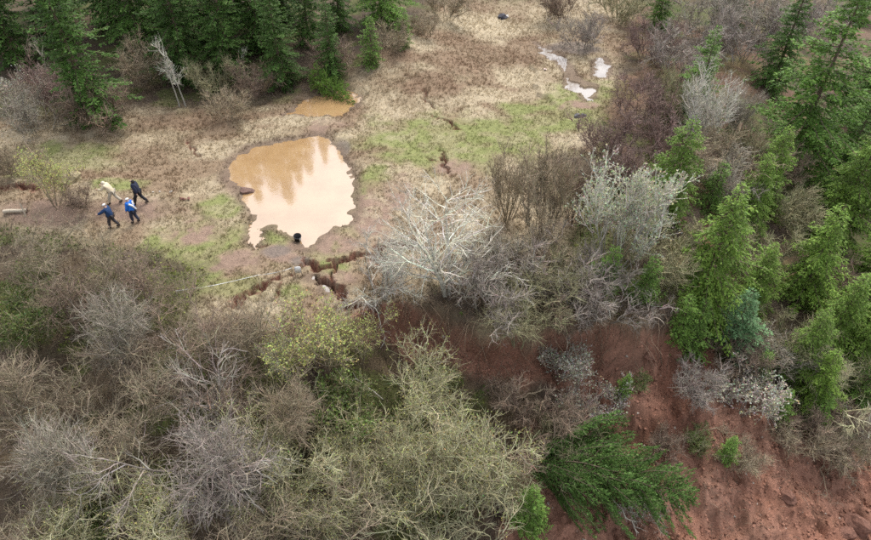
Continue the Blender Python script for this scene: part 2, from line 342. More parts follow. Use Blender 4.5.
# ------------------------------------------------------------------ plant builders
def unit(v): return v / np.maximum(np.linalg.norm(v, axis=-1, keepdims=True), 1e-9)
def frame(T):
    ref = np.where(np.abs(T[..., 2:3]) < .9, np.array([0, 0, 1.0]), np.array([1.0, 0, 0])); U = unit(np.cross(T, ref)); return U, np.cross(T, U)
def tubes(P, R, sides=3):
    B, k, _ = P.shape; T = unit(np.gradient(P, axis=1)); U, V = frame(T)
    a = np.arange(sides) * 2 * PI / sides
    v = P[:, :, None] + R[:, :, None, None] * (np.cos(a)[:, None] * U[:, :, None] + np.sin(a)[:, None] * V[:, :, None])
    i = np.arange(B * k * sides).reshape(B, k, sides); j = np.roll(i, -1, 2)
    q = np.stack([i[:, :-1], j[:, :-1], j[:, 1:], i[:, 1:]], -1).reshape(-1, 4); return v.reshape(-1, 3), q
def grow(rng, pos, d, L, k, jit, trop):
    B = len(pos); P = np.zeros((B, k, 3)); P[:, 0] = pos; d = unit(d); tr = np.asarray(trop, float)
    for i in range(1, k):
        d = unit(d + jit * rng.normal(size=(B, 3)) + tr); P[:, i] = P[:, i - 1] + d * (L / (k - 1))[:, None]
    return P
def spawn(rng, P, R, count, t0, t1, ang, aj, length, by_t, k, jit, trop, rf, rmin):
    B, kk, _ = P.shape; ln = np.linalg.norm(np.diff(P, axis=1), axis=2).sum(1); i = rng.choice(B, count, p=ln / ln.sum())
    t = rng.uniform(t0, t1, count); f = t * (kk - 1.001); q = f.astype(int); w = (f - q)[:, None]
    pos = P[i, q] * (1 - w) + P[i, q + 1] * w; T = unit(P[i, q + 1] - P[i, q]); rr = R[i, q] * (1 - w[:, 0]) + R[i, q + 1] * w[:, 0]
    U, V = frame(T); az = rng.uniform(0, 2 * PI, count)[:, None]; an = np.radians(ang + aj * rng.normal(size=count))[:, None]
    d = T * np.cos(an) + (U * np.cos(az) + V * np.sin(az)) * np.sin(an)
    L = length * rng.uniform(.55, 1.25, count) * (1 - by_t * t); C = grow(rng, pos, d, L, k, jit, trop)
    r0 = np.maximum(rr * rf, rmin); return C, r0[:, None] * np.linspace(1, .4, k)[None]
def rhombi(rng, pos, d, ln, wd):
    """one small leaf-like quad at each point"""
    B = len(pos); d = unit(d); U, V = frame(d); a = rng.uniform(0, 2 * PI, B)[:, None]; s = U * np.cos(a) + V * np.sin(a)
    ln = ln[:, None]; wd = wd[:, None]
    v = np.stack([pos, pos + d * ln * .45 + s * wd, pos + d * ln, pos + d * ln * .45 - s * wd], 1).reshape(-1, 3)
    return v, np.arange(B * 4).reshape(B, 4)
def along(rng, P, count, t0=.1, t1=1):
    B, kk, _ = P.shape; i = rng.randint(0, B, count); f = rng.uniform(t0, t1, count) * (kk - 1.001); q = f.astype(int); w = (f - q)[:, None]
    return P[i, q] * (1 - w) + P[i, q + 1] * w, unit(P[i, q + 1] - P[i, q])

def bare_tree(seed, H=6, stems=1, tilt=10, base_r=.1, r0=.11, n1=36, n2=320, n3=2200, l1=.5, l2=.24, l3=.13, up=.12, jit=.16, t1lo=.2, ang1=48,
              leaves=0, leaf=(.09, .03), leafcol=(.3, .35, .08), droop3=0.0):
    rng = np.random.RandomState(seed); az = rng.uniform(0, 2 * PI) + np.arange(stems) * 2 * PI / stems + rng.normal(size=stems) * .35
    tl = np.radians(np.abs(tilt * (rng.uniform(.35, 1.3, stems) if stems > 1 else np.ones(1))))
    pos = np.stack([np.cos(az) * base_r * rng.rand(stems), np.sin(az) * base_r * rng.rand(stems), np.full(stems, -.15)], 1)
    d = np.stack([np.cos(az) * np.sin(tl), np.sin(az) * np.sin(tl), np.cos(tl)], 1)
    hs_ = H * (rng.uniform(.7, 1.0, stems) if stems > 1 else np.array([.8]))
    P0 = grow(rng, pos, d, hs_, 8, jit * .5, (0, 0, up * .5)); R0 = r0 / max(1, stems) ** .35 * np.linspace(1, .22, 8)[None] * rng.uniform(.7, 1.1, (stems, 1))
    P1, R1 = spawn(rng, P0, R0, n1, t1lo, .98, ang1, 12, l1 * H, .45, 6, jit, (0, 0, up), .6, .026)
    P2, R2 = spawn(rng, np.concatenate([P1]), R1, n2, .15, 1, 42, 14, l2 * H, .35, 5, jit, (0, 0, up * .7), .62, .0155)
    n3 = int(n3 * .78); P3, R3 = spawn(rng, P2, R2, n3, .1, 1, 40, 16, l3 * H, .3, 3, jit * 1.2, (0, 0, up * .5 - droop3), .65, .0085)
    def tone(B, per, lo, hi): return np.repeat(rng.uniform(lo, hi, (B, 1)) * (1 + rng.normal(size=(B, 3)) * .05), per, 0)
    tv, tq = tubes(P0, R0, 6); trunk = mesh_np('trunk', tv, [tq], np.full((len(tv), 3), .62), True)
    v1, q1 = tubes(P1, R1, 4); v2, q2 = tubes(P2, R2, 3); branch = mesh_np('branches', np.concatenate([v1, v2]), [q1, q2 + len(v1)], np.concatenate([tone(n1, 24, .7, 1.35), tone(n2, 15, .55, 1.4)]), True)
    v3, q3 = tubes(P3, R3, 3); twig = mesh_np('crown', v3, [q3], tone(n3, 9, .5, 1.35), True)
    lf = None
    if leaves:
        p, dd = along(rng, P3, leaves, .3, 1); dd = unit(dd + rng.normal(size=dd.shape) * .8)
        v, q = rhombi(rng, p, dd, rng.uniform(.6, 1.3, leaves) * leaf[0], rng.uniform(.6, 1.3, leaves) * leaf[1])
        c = np.clip(np.array(leafcol) * rng.uniform(.65, 1.3, (leaves, 1)) * (1 + .15 * rng.normal(size=(leaves, 3))), .01, .9)
        lf = mesh_np('leaves', v, [q], np.repeat(c, 4, 0))
    return trunk, branch, twig, lf

def conifer(seed, H=12, R=2.6, whorls=30, per=6, droop=.25, shoot=.42, clump=(.17, .045), dens=1.0, col=(.055, .095, .03), taper=.85, low=.06, upturn=.1, hang=.15, sag=(0, 0, 0)):
    rng = np.random.RandomState(seed); k0 = 10
    P0 = np.zeros((1, k0, 3)); P0[0, :, 2] = np.linspace(-.2, H, k0); P0[0, 1:, :2] += np.cumsum(rng.normal(size=(k0 - 1, 2)) * .035, 0); R0 = np.linspace(H * .016, .012, k0)[None]
    t = np.repeat(np.linspace(low, .985, whorls), per); B = len(t); t = np.clip(t + rng.normal(size=B) * .012, low, .99)
    az = rng.uniform(0, 2 * PI, B) ; az = (np.tile(np.arange(per) * 2 * PI / per, whorls) + np.repeat(rng.uniform(0, 6, whorls), per)) + rng.normal(size=B) * .25
    f = t * (k0 - 1.001); q = f.astype(int); w = (f - q)[:, None]; pos = P0[0, q] * (1 - w) + P0[0, q + 1] * w
    ph_ = rng.rand(3) * 6
    L = R * (1 - t) ** taper * rng.uniform(.40, 1.18, B) * (1 + .2 * np.sin(az + ph_[0] + 3 * t) + .13 * np.sin(2 * az + ph_[1] + 9 * t) + .1 * np.sin(25 * t + ph_[2])) * (.75 + .25 * smooth(low, low + .15, t)) + .12
    el = .35 * (t - .35) + rng.normal(size=B) * .08
    d = np.stack([np.cos(az) * np.cos(el), np.sin(az) * np.cos(el), np.sin(el)], 1); k1 = 7
    P1 = np.zeros((B, k1, 3)); P1[:, 0] = pos
    for i in range(1, k1):
        s = i / (k1 - 1); d = unit(d + np.array([0, 0, 1.0]) * (-droop * (1.1 - t)[:, None] * (1 - s) * .6 + upturn * s * .5) + rng.normal(size=(B, 3)) * .05 + np.array(sag) * s)
        P1[:, i] = P1[:, i - 1] + d * (L / (k1 - 1))[:, None]
    R1 = np.maximum(.006 + .006 * L, .008)[:, None] * np.linspace(1, .35, k1)[None]
    # side shoots in two rows along every branch
    cnt = np.maximum((L * 12 * dens).astype(int), 3); bi = np.repeat(np.arange(B), cnt); N = len(bi)
    tt = rng.uniform(.12, 1.0, N); f = tt * (k1 - 1.001); q = f.astype(int); w = (f - q)[:, None]
    sp = P1[bi, q] * (1 - w) + P1[bi, q + 1] * w; T = unit(P1[bi, q + 1] - P1[bi, q]); side = unit(np.cross(T, np.array([0, 0, 1.0]))) * rng.choice([-1, 1], N)[:, None]
    sl_ = shoot * np.sqrt(np.maximum(L[bi], .1)) * (1.05 - tt) ** .6 * rng.uniform(.6, 1.2, N) * .62 + .05
    sd = unit(T * .75 + side * .8 + np.array([0, 0, 1.0]) * rng.normal(size=(N, 1)) * .18 + np.array([0, 0, -hang]) + np.array(sag) * 1.5)
    # leafy clumps along every shoot
    cn = np.maximum((sl_ / (clump[0] * .42)).astype(int), 2); ci = np.repeat(np.arange(N), cn); M = len(ci); u = rng.uniform(0, 1, M)
    cp = sp[ci] + sd[ci] * (sl_[ci] * u)[:, None] + np.array([0, 0, -1.0]) * (hang * .5 * sl_[ci] * u * u)[:, None]
    lat = unit(np.cross(sd[ci], np.array([0, 0, 1.0]))) * rng.choice([-1, 1], M)[:, None]
    cd = unit(sd[ci] + lat * rng.uniform(0, .75, (M, 1)) + rng.normal(size=(M, 3)) * .22)
    up_ = unit(np.array([0, 0, 1.0]) + rng.normal(size=(M, 3)) * .45); s = unit(np.cross(cd, up_))
    ln = (clump[0] * rng.uniform(.6, 1.25, M))[:, None]; wd = (clump[1] * rng.uniform(.6, 1.3, M))[:, None]
    v = np.stack([cp, cp + cd * ln * .45 + s * wd, cp + cd * ln, cp + cd * ln * .45 - s * wd], 1).reshape(-1, 3)
    cb = rng.uniform(.7, 1.25, B)[bi][ci] * rng.uniform(.8, 1.2, M)
    c = np.array(col) * cb[:, None] * (1 + .10 * rng.normal(size=(M, 1)) * np.array([1.2, .6, .5])); c = np.clip(c, .008, .6)
    fol = mesh_np('crown', v, [np.arange(M * 4).reshape(M, 4)], np.repeat(c, 4, 0))
    tv, tq = tubes(P0, R0, 7); trunk = mesh_np('trunk', tv, [tq], None, True)
    bv, bq = tubes(P1, R1, 3); br = mesh_np('branches', bv, [bq], None, True)
    return trunk, br, fol

# bark and twig materials
BARK = {'umber': (.33, .27, .185), 'white': (.68, .65, .54), 'pale': (.55, .52, .44), 'olive': (.33, .305, .175), 'violet': (.35, .30, .255), 'brown': (.25, .185, .135), 'tan': (.34, .275, .185), 'grey': (.345, .305, .24), 'red': (.24, .165, .14), 'lichen': (.46, .43, .265)}
def bark(k):
    nm = 'bark_' + k
    if nm in MATS: return MATS[nm]
    m = mat_plain(nm, BARK[k], .85, .3, 5, 0, .14); n = m.node_tree; b = n.nodes['Principled BSDF']; src = b.inputs['Base Color'].links[0].from_socket
    a = n.nodes.new('ShaderNodeAttribute'); a.attribute_name = 'Col'; n.links.new(mul(n, src, a.outputs['Color']), b.inputs['Base Color']); return m
M_LEAF = mat_attr('leaf', .7, .3, .12); M_NEEDLE = mat_attr('needles', .6, .2, .14)
M_CBARK = mat_plain('conifer_bark', (.15, .11, .08), .9, .4, 8)

KIND = {}
def variants(name, n, fn): KIND[name] = [fn(i) for i in range(n)]
variants('hero', 1, lambda i: bare_tree(11, 6.2, 3, 14, .15, .20, 46, 330, 1700, .62, .24, .12, .04, .15, .12, 60))
variants('spread', 2, lambda i: bare_tree(20 + i, 4.2, 6, 34, .4, .10, 44, 420, 2600, .5, .25, .13, .05, .2, .15, 50))
variants('fan', 3, lambda i: bare_tree(30 + i, 5.5, 13, 24, .5, .10, 80, 600, 3000, .36, .17, .09, .20, .09, .25, 26))
variants('budfan', 2, lambda i: bare_tree(40 + i, 5.5, 15, 27, .5, .10, 90, 620, 2400, .36, .17, .09, .22, .09, .3, 26, 9000, (.09, .034), (.58, .60, .42)))
variants('tangle', 4, lambda i: bare_tree(50 + i, 5.6, 5, 26, .5, .12, 44, 340, 2300, .46, .24, .12, .03, .24, .2, 52))
variants('budtangle', 2, lambda i: bare_tree(60 + i, 5.6, 5, 26, .5, .12, 52, 450, 2500, .44, .23, .12, .05, .22, .2, 50, 4200, (.075, .024), (.36, .37, .13)))
variants('tree', 3, lambda i: bare_tree(70 + i, 7.0, 1, 8, .1, .13, 42, 400, 2400, .5, .22, .11, .1, .15, .3, 46))
variants('yellow', 2, lambda i: bare_tree(80 + i, 5.0, 4, 20, .4, .10, 44, 380, 1700, .42, .22, .12, .12, .16, .3, 42, 3300, (.10, .036), (.52, .56, .19)))
variants('blossom', 2, lambda i: bare_tree(90 + i, 3.0, 7, 34, .3, .07, 44, 380, 1500, .5, .25, .13, .06, .2, .25, 46, 1500 + 1400 * i, (.10, .042), (.58, .56, .46)))
variants('thicket', 3, lambda i: bare_tree(100 + i, 2.8, 14, 36, .9, .05, 90, 600, 2600, .42, .25, .15, .06, .2, .15, 40))
variants('leafy', 2, lambda i: bare_tree(110 + i, 2.6, 8, 34, .5, .05, 50, 380, 1500, .45, .26, .15, .05, .2, .2, 44, 5200, (.10, .036), (.14, .19, .055)))
variants('sapling', 2, lambda i: bare_tree(120 + i, 6.0, 1, 3, .1, .075, 10, 36, 160, .22, .14, .09, .12, .1, .4, 40))
CON = {
 'spruce': [conifer(200 + i, 13, 3.5, 32, 8, .30, .55, (.22, .052), 1.4, (.088, .17, .038), .9) for i in range(3)],
 'fir': [conifer(210 + i, 11, 4.7, 24, 8, .25, .66, (.21, .048), 1.3, (.135, .25, .045), .9) for i in range(2)],
 'cedar': [conifer(220 + i, 8.5, 3.7, 22, 8, .5, .72, (.19, .042), 1.35, (.165, .265, .046), .85, .05, .05, .4) for i in range(2)],
 'fallen': [conifer(226, 6.6, 3.3, 24, 9, -.5, .60, (.125, .025), 1.7, (.115, .205, .055), .5, .02, .3, -.3, (.10, -.06, .06))],
 'blue': [conifer(230, 4.6, 2.2, 15, 8, .15, .6, (.17, .042), 1.6, (.17, .30, .135), .8)],
 'young': [conifer(240 + i, 4.2, 1.6, 16, 7, .2, .55, (.16, .04), 1.5, (.145, .25, .05), .8) for i in range(2)],
}
rnd = random.Random(5)
def put_bare(kind, px, py, hc, mat, label, size=1.0, vi=None, cat='tree', name='bare_tree', rz=None, rx=0, ry=0, group=None, sxy=1.0, base=None):
    v = KIND[kind]; tr, br, tw, lf = v[rnd.randrange(len(v)) if vi is None else vi % len(v)]
    x, y, z = on_ground(px, py, hc)
    t = thing(name, label, cat, (x, y, z), rnd.uniform(0, 2 * PI) if rz is None else rz, (size * sxy, size * sxy, size), group, rx, ry)
    mm = bark(mat)
    cro = None
    for nm, me_ in (('trunk' if cat == 'tree' else 'stems', tr), ('branches', br), ('crown', tw)):
        o = obj(nm, me_, None, t)
        if not me_.materials: me_.materials.append(mm)
        o.material_slots[0].link = 'OBJECT'; o.material_slots[0].material = mm
        if nm in ('branches', 'crown'): o['kind'] = 'stuff'; cro = o
    if lf: obj('leaves', lf, M_LEAF, cro)['kind'] = 'stuff'
    return t
def put_con(kind, px, py, hc, label, size=1.0, vi=None, name='conifer_tree', rx=0, ry=0, rz=None, sxy=1.0, at=None):
    v = CON[kind]; tr, br, fo = v[rnd.randrange(len(v)) if vi is None else vi % len(v)]
    x, y, z = on_ground(px, py, hc) if at is None else at
    if 'fallen' in name: z += hc
    t = thing(name, label, 'tree', (x, y, z), rnd.uniform(0, 2 * PI) if rz is None else rz, (size * sxy, size * sxy, size), None, rx, ry)
    obj('trunk', tr, M_CBARK, t); obj('branches', br, M_CBARK, t)['kind'] = 'stuff'; obj('crown', fo, M_NEEDLE, t)['kind'] = 'stuff'; return t

# ------------------------------------------------------------------ conifers
# (kind, px, py, height of that point above ground, size, label)
for a in [
 ('spruce', 98, 124, 0, 1.05, 'tall green spruce standing forward at the left wood edge'),
 ('spruce', 190, 80, 0, 1.05, 'spruce behind the twin pale trunks at the wood edge'),
 ('spruce', 232, 78, 0, .95, 'slim dark spruce right of the leaning pale trunk'),
 ('spruce', 284, 86, 0, .72, 'spruce with low bright boughs left of the fallen young conifer'),
 ('spruce', 333, 78, 0, .54, 'rightmost tall spruce of the wood edge above the orange puddle'),
 ('spruce', 20, 66, 0, 1.1, 'dark spruce in the upper left corner of the wood'),
 ('spruce', 145, 50, 0, 1.1, 'dark spruce in the second row between the two leftmost front spruces'),
 ('spruce', 262, 50, 0, 1.1, 'dark spruce in the second row above the leaning pale trunk'),
 ('spruce', 310, 46, 0, .7, 'dark spruce in the second row above the orange puddle'),
 ('spruce', 60, 40, 0, 1.15, 'dark spruce in the second row behind the bare reddish saplings'),
 ('spruce', 205, 44, 0, 1.15, 'dark spruce in the second row behind the twin pale trunks'),
 ('young', 373, 64, 0, .95, 'narrow young conifer right of the tall spruces'),
 ('young', 405, 46, 0, .75, 'small round dark green conifer left of the tan meadow'),
 ('fir', 382, 22, 0, .9, 'short conifer behind the narrow young conifer'),
 ('fir', 658, 26, 0, .55, 'small dark conifer at the top edge above the red-brown bushes'),
 ('spruce', 770, 92, 0, .85, 'slender dark conifer reaching the top edge on the right'),
 ('fir', 788, 168, 0, 1.3, 'broad bright green fir in the upper right corner'),
 ('fir', 690, 122, 0, .66, 'narrow dull conifer behind the pale grey fan tree'),
 ('cedar', 664, 222, 0, .8, 'slim yellow-green cedar right of the white-budded bush'),
 ('cedar', 694, 310, 0, .95, 'leaning yellow-green cedar between the budded bush and the right edge trees'),
 ('cedar', 826, 240, 0, 1.08, 'large cedar at the right edge below the broad fir'),
 ('cedar', 797, 298, 0, .82, 'bright cedar left of the large right edge cedar'),
 ('blue', 728, 345, 0, .85, 'young bluish green conifer on the scarp above the red soil'),
 ('cedar', 818, 355, 0, .72, 'drooping cedar low on the right above the fallen yellowish tree'),
 ('cedar', 790, 376, 0, .6, 'short drooping cedar right of the bluish conifer'),
 ('cedar', 868, 330, 0, .7, 'cedar cut off by the right edge below the large cedar'),
 ('young', 776, 420, 0, .5, 'tiny bright conifer beside the white-flecked shrub on the right'),
 ('young', 812, 425, 0, .62, 'small dark conifer above the lower right soil'),
 ('young', 603, 300, 0, .8, 'small conifer at the foot of the white-budded bush'),
 ('young', 640, 302, 0, .7, 'small conifer at the right foot of the white-budded bush, on the scarp edge'),
 ('young', 674, 338, 0, .7, 'dull small conifer hanging on the scarp left of the bluish conifer'),
 ('young', 622, 398, 0, .35, 'tiny yellowish conifer seedling alone on the red soil'),
 ('fir', 862, 120, 0, 1.15, 'bright fir cut off by the upper right corner'),
 ('fir', 852, 20, 0, 1.0, 'dim fir behind the broad bright fir at the top right'),
 ('spruce', 725, 30, 0, .8, 'dark spruce behind the grey thicket at the top right'),
 ('cedar', 862, 290, 0, .8, 'cedar at the right edge between the large cedar and the drooping cedars'),
 ('cedar', 742, 225, 0, .62, 'dull green cedar behind the leaning yellow-green cedar'),
 ('cedar', 842, 340, 0, .75, 'dense cedar above the fallen yellowish tree at the right'),
 ('spruce', 115, 30, 0, 1.2, 'dark spruce in the third row behind the forward spruce'),
 ('spruce', 170, 22, 0, 1.2, 'dark spruce in the third row behind the twin pale trunks'),
 ('spruce', 285, 24, 0, .95, 'dark spruce in the third row above the fallen young conifer'),
 ('spruce', 240, 20, 0, 1.2, 'dark spruce in the third row above the brown bush'),
 ('spruce', 340, 30, 0, .65, 'dark spruce in the second row behind the rightmost tall spruce'),
 ('spruce', -5, 40, 0, 1.2, 'dark spruce cut off by the upper left corner'),
 ('spruce', 60, 8, 0, 1.2, 'dark spruce in the third row at the upper left'),
 ('cedar', 760, 205, 0, .7, 'yellowish cedar left of the large right edge cedar'),
 ('cedar', 868, 205, 0, 1.0, 'cedar cut off by the right edge beneath the corner fir'),
 ('fir', 832, 190, 0, .8, 'lower fir filling the gap between the broad fir and the large cedar'),
 ('young', 705, 215, 0, .9, 'dull young conifer left behind the leaning cedar'),
 ('cedar', 750, 300, 0, .5, 'small cedar between the leaning cedar and the bright cedar'),
 ('cedar', 806, 402, 0, .5, 'low cedar above the small dark conifer on the right slope'),
 ('cedar', 846, 372, 0, .6, 'cedar behind the fallen yellowish tree at the right edge'),
 ('young', 690, 345, 0, .85, 'bright young conifer on the scarp just left below the bluish conifer'),
 ('young', 752, 385, 0, .6, 'bright young conifer right below the bluish conifer'),
 ('young', 862, 400, 0, .8, 'young conifer cut off by the right edge above the soil'),
 ('young', 723, 460, 0, .42, 'tiny conifer seedling between the two lower soil faces'),
]: put_con(a[0], a[1], a[2], a[3], a[5], a[4])
put_con('young', 317, 80, .9, 'fallen young conifer tipping into the small orange puddle', 1.0, rx=0, ry=math.radians(104), rz=math.radians(-38), name='fallen_conifer')
put_con('fallen', 533, 462, .8, 'fallen green cedar lying across the lower red soil', 1.05, sxy=1.0, rx=0, ry=math.radians(92), rz=math.radians(-12), name='fallen_conifer')
put_con('young', 528, 525, 0, 'bushy green conifer at the bottom edge left of the fallen cedar', .7)

# ------------------------------------------------------------------ bare trees and shrubs
R = math.radians
put_bare('hero', 447, 262, 2.2, 'white', 'whitish bare tree with limbs spread like a star at the meadow edge', 1.0, rz=R(200))
put_bare('spread', 378, 280, 1.2, 'pale', 'low pale bare bush left of the whitish star-shaped tree', .8, 0, 'shrub', 'bare_shrub')
put_bare('budfan', 622, 225, 3, 'pale', 'tall fan-shaped bush with whitish buds left of the cedars', 1.12, 0, 'shrub', 'budding_shrub')
put_bare('fan', 545, 205, 3, 'tan', 'broad tan fan-shaped bush between the star tree and budded bush', 1.1, 0, 'shrub', 'bare_shrub')
put_bare('fan', 510, 185, 2.5, 'tan', 'thin upright bare bush right behind the whitish star-shaped tree', .8, 1, 'shrub', 'bare_shrub')
put_bare('fan', 577, 190, 2.2, 'brown', 'brown bare bush tucked behind the tall budded bush', .8, 2, 'shrub', 'bare_shrub')
put_bare('fan', 705, 118, 3, 'pale', 'pale grey fan-shaped tree in front of the dull narrow conifer', 1.05, 1, 'tree', 'bare_tree')
put_bare('fan', 680, 95, 2.5, 'olive', 'olive fan-shaped bush left of the pale grey fan tree', .8, 2, 'shrub', 'bare_shrub')
put_bare('fan', 740, 110, 2.5, 'grey', 'grey bare bush right of the pale grey fan tree', .8, 0, 'shrub', 'bare_shrub')
put_bare('yellow', 318, 345, 2.6, 'tan', 'yellow-green leafing tree just below the ground cracks', .9, 0, name='leafing_tree')
put_bare('yellow', 356, 338, 2, 'tan', 'smaller yellow-green leafing tree at the left end of the red scarp', .62, 1, name='leafing_tree')
put_bare('yellow', 288, 352, 2, 'grey', 'grey-stemmed yellow-green sapling left of the large yellow-green tree', .6, 1, name='leafing_tree')
put_bare('yellow', 44, 182, 1.8, 'tan', 'light yellow-green leafing bush by the path left of the walkers', .66, 1, 'shrub', 'leafing_shrub')
put_bare('blossom', 8, 92, 1.4, 'grey', 'pale blossoming shrub at the left edge under the spruces', 1.1, 0, 'shrub', 'blossoming_shrub')
put_bare('blossom', 567, 368, 1, 'grey', 'white blossoming shrub on the red scarp below the olive bush', .7, 1, 'shrub', 'blossoming_shrub')
put_bare('blossom', 592, 408, .8, 'violet', 'grey shrub flecked with pale blossom in the middle of the red slope', .85, 0, 'shrub', 'blossoming_shrub')
put_bare('blossom', 748, 398, 1, 'violet', 'grey shrub flecked with white blossom below the bluish conifer', .95, 1, 'shrub', 'blossoming_shrub')
put_bare('tangle', 520, 318, 1.8, 'olive', 'olive bare bush hanging over the middle of the red scarp', .72, 0, 'shrub', 'bare_shrub')
put_bare('tangle', 192, 425, 4, 'violet', 'large violet-grey bare tree in the lower left centre', 1.12, 1)
put_bare('tree', 215, 480, 4, 'violet', 'violet-grey bare tree below the large violet-grey tree', .9, 0)
put_bare('budtangle', 270, 445, 3.5, 'lichen', 'yellowish bare tree right of the large violet-grey tree', .85, 0)
put_bare('budtangle', 425, 395, 3, 'lichen', 'lichen-yellow bare tree just below the left red soil', .9, 0)
put_bare('budtangle', 470, 440, 3.5, 'lichen', 'largest lichen-yellow bare tree left of the fallen cedar', 1.05, 1)
put_bare('budtangle', 400, 480, 3.5, 'lichen', 'lichen-yellow bare tree at the lower centre', 1.0, 1)
put_bare('tangle', 455, 515, 3.5, 'lichen', 'pale yellowish bare tree at the bottom edge centre', .95, 2)
put_bare('tangle', 508, 480, 2.5, 'olive', 'olive bare bush touching the tip of the fallen cedar', .6, 3, 'shrub', 'bare_shrub')
put_bare('budtangle', 135, 500, 3.5, 'lichen', 'yellowish bare tree at the bottom left centre', .85, 0)
put_bare('tangle', 250, 525, 3.5, 'umber', 'brown-grey bare tree at the bottom edge below the yellowish tree', .9, 0)
put_bare('tangle', 330, 505, 3, 'umber', 'brown-grey bare tree in the dark hollow at the bottom centre', .85, 2)
put_bare('tree', 305, 420, 3, 'tan', 'thin tan bare tree below the yellow-green leafing trees', .72, 1)
put_bare('leafy', 338, 418, 1, 'olive', 'dark green leafy shrub in the hollow below the leafing trees', 1.2, 0, 'shrub', 'leafy_shrub')
put_bare('tangle', 370, 440, 2.6, 'olive', 'olive bare tree beside the dark green hollow', .7, 1)
put_bare('tree', 100, 335, 3.5, 'grey', 'silvery grey bare tree in the left thicket', .8, 2)
put_bare('tangle', 60, 300, 2.5, 'brown', 'brown bare bush near the left edge above the green hollow', .75, 3, 'shrub', 'bare_shrub')
put_bare('tangle', 135, 280, 2.2, 'brown', 'dark brown bare bush right below the walkers', .72, 0, 'shrub', 'bare_shrub')
put_bare('tangle', 95, 262, 2.0, 'umber', 'brown-grey bare bush between the path and the dark brown bush', .62, 1, 'shrub', 'bare_shrub')
put_bare('tangle', 30, 250, 2.0, 'umber', 'brown-grey bare bush at the left edge just below the path', .66, 2, 'shrub', 'bare_shrub')
put_bare('tangle', 195, 335, 2.4, 'brown', 'brown bare bush below the left end of the white tape', .78, 2, 'shrub', 'bare_shrub')
put_bare('tangle', 245, 335, 2.2, 'umber', 'brown-grey bare bush below the leftmost crack', .7, 3, 'shrub', 'bare_shrub')
put_bare('tangle', 150, 365, 3, 'umber', 'brown-grey bare tree above the large violet-grey tree', .8, 1)
put_bare('tangle', 225, 385, 3, 'brown', 'brown bare tree between the violet-grey tree and leafing trees', .75, 0)
put_bare('leafy', 28, 330, 1, 'olive', 'green leafy shrub at the left edge of the thicket', 1.2, 1, 'shrub', 'leafy_shrub')
put_bare('tree', 25, 400, 3.5, 'umber', 'brown-grey bare tree at the left edge below the green shrub', .8, 0)
put_bare('tangle', 75, 395, 3, 'umber', 'brown-grey bare tree with arching limbs in the left thicket', .8, 2)
put_bare('tree', 45, 465, 4, 'grey', 'grey bare tree with long forked limbs in the lower left', .85, 1)
put_bare('tangle', 110, 445, 3, 'umber', 'brown-grey bare tree left of the large violet-grey tree', .78, 3)
put_bare('tangle', 25, 520, 3.5, 'umber', 'brown-grey bare tree in the lower left corner', .85, 0)
put_bare('leafy', 82, 440, .6, 'olive', 'small bright green shrub in the lower left thicket', .62, 0, 'shrub', 'leafy_shrub')
put_bare('leafy', 95, 520, .6, 'olive', 'small green shrub beside the white scrap at the lower left', .6, 1, 'shrub', 'leafy_shrub')
put_bare('tangle', 845, 385, 1.6, 'lichen', 'fallen yellowish bare tree at the right edge above the soil', .8, 1, 'tree', 'fallen_tree', rz=R(200), ry=R(60))
put_bare('tangle', 850, 428, 1.2, 'grey', 'grey tangle of bare branches hanging over the lower right soil', .5, 3, 'shrub', 'bare_shrub')
put_bare('tangle', 640, 500, 0.8, 'pale', 'pale bare roots and branches below the fallen cedar', .4, 2, 'shrub', 'bare_shrub')
put_bare('thicket', 585, 40, 1, 'violet', 'grey-brown bare bush above the grey puddle', 1.2, 0, 'shrub', 'bare_shrub')
put_bare('thicket', 650, 50, 1, 'red', 'red-brown bare bush at the top right of the meadow', 1.35, 1, 'shrub', 'bare_shrub')
put_bare('thicket', 640, 105, 1, 'red', 'red-brown bare bush at the right end of the green strip', 1.3, 2, 'shrub', 'bare_shrub')
put_bare('thicket', 612, 148, 1, 'red', 'red-brown bare bush behind the tall budded bush', 1.2, 0, 'shrub', 'bare_shrub')
put_bare('thicket', 672, 140, 1.2, 'red', 'red-brown bare bush left of the pale grey fan tree', 1.3, 1, 'shrub', 'bare_shrub')
put_bare('thicket', 705, 25, 1.5, 'grey', 'grey bare thicket bush at the top edge right of the small dark conifer', 1.8, 2, 'shrub', 'bare_shrub')
put_bare('thicket', 745, 45, 1.5, 'violet', 'violet-grey thicket bush left of the slender dark conifer', 1.8, 0, 'shrub', 'bare_shrub')
put_bare('thicket', 620, 12, 1, 'olive', 'olive-brown thicket bush at the top edge left of the small dark conifer', 1.5, 1, 'shrub', 'bare_shrub')
put_bare('thicket', 560, 12, .8, 'brown', 'brown thicket bush at the top edge above the grey-brown bush', 1.3, 2, 'shrub', 'bare_shrub')
put_bare('thicket', 445, 12, .8, 'tan', 'tan thicket bush at the top edge left of the dark debris', 1.3, 0, 'shrub', 'bare_shrub')
put_bare('thicket', 425, 30, .6, 'tan', 'low tan bush right of the small round conifer', .8, 1, 'shrub', 'bare_shrub')
put_bare('thicket', 150, 72, 1.2, 'tan', 'tan bare bush left of the twin pale trunks', 1.4, 1, 'shrub', 'bare_shrub')
put_bare('thicket', 60, 95, 1.2, 'red', 'reddish bare bush left of the forward spruce', 1.4, 2, 'shrub', 'bare_shrub')
put_bare('thicket', 30, 120, 1, 'grey', 'grey bare bush below the blossoming shrub at the left edge', 1.2, 0, 'shrub', 'bare_shrub')
put_bare('thicket', 214, 84, 1, 'olive', 'olive-grey bare bush right of the twin pale trunks', 1.1, 0, 'shrub', 'bare_shrub')
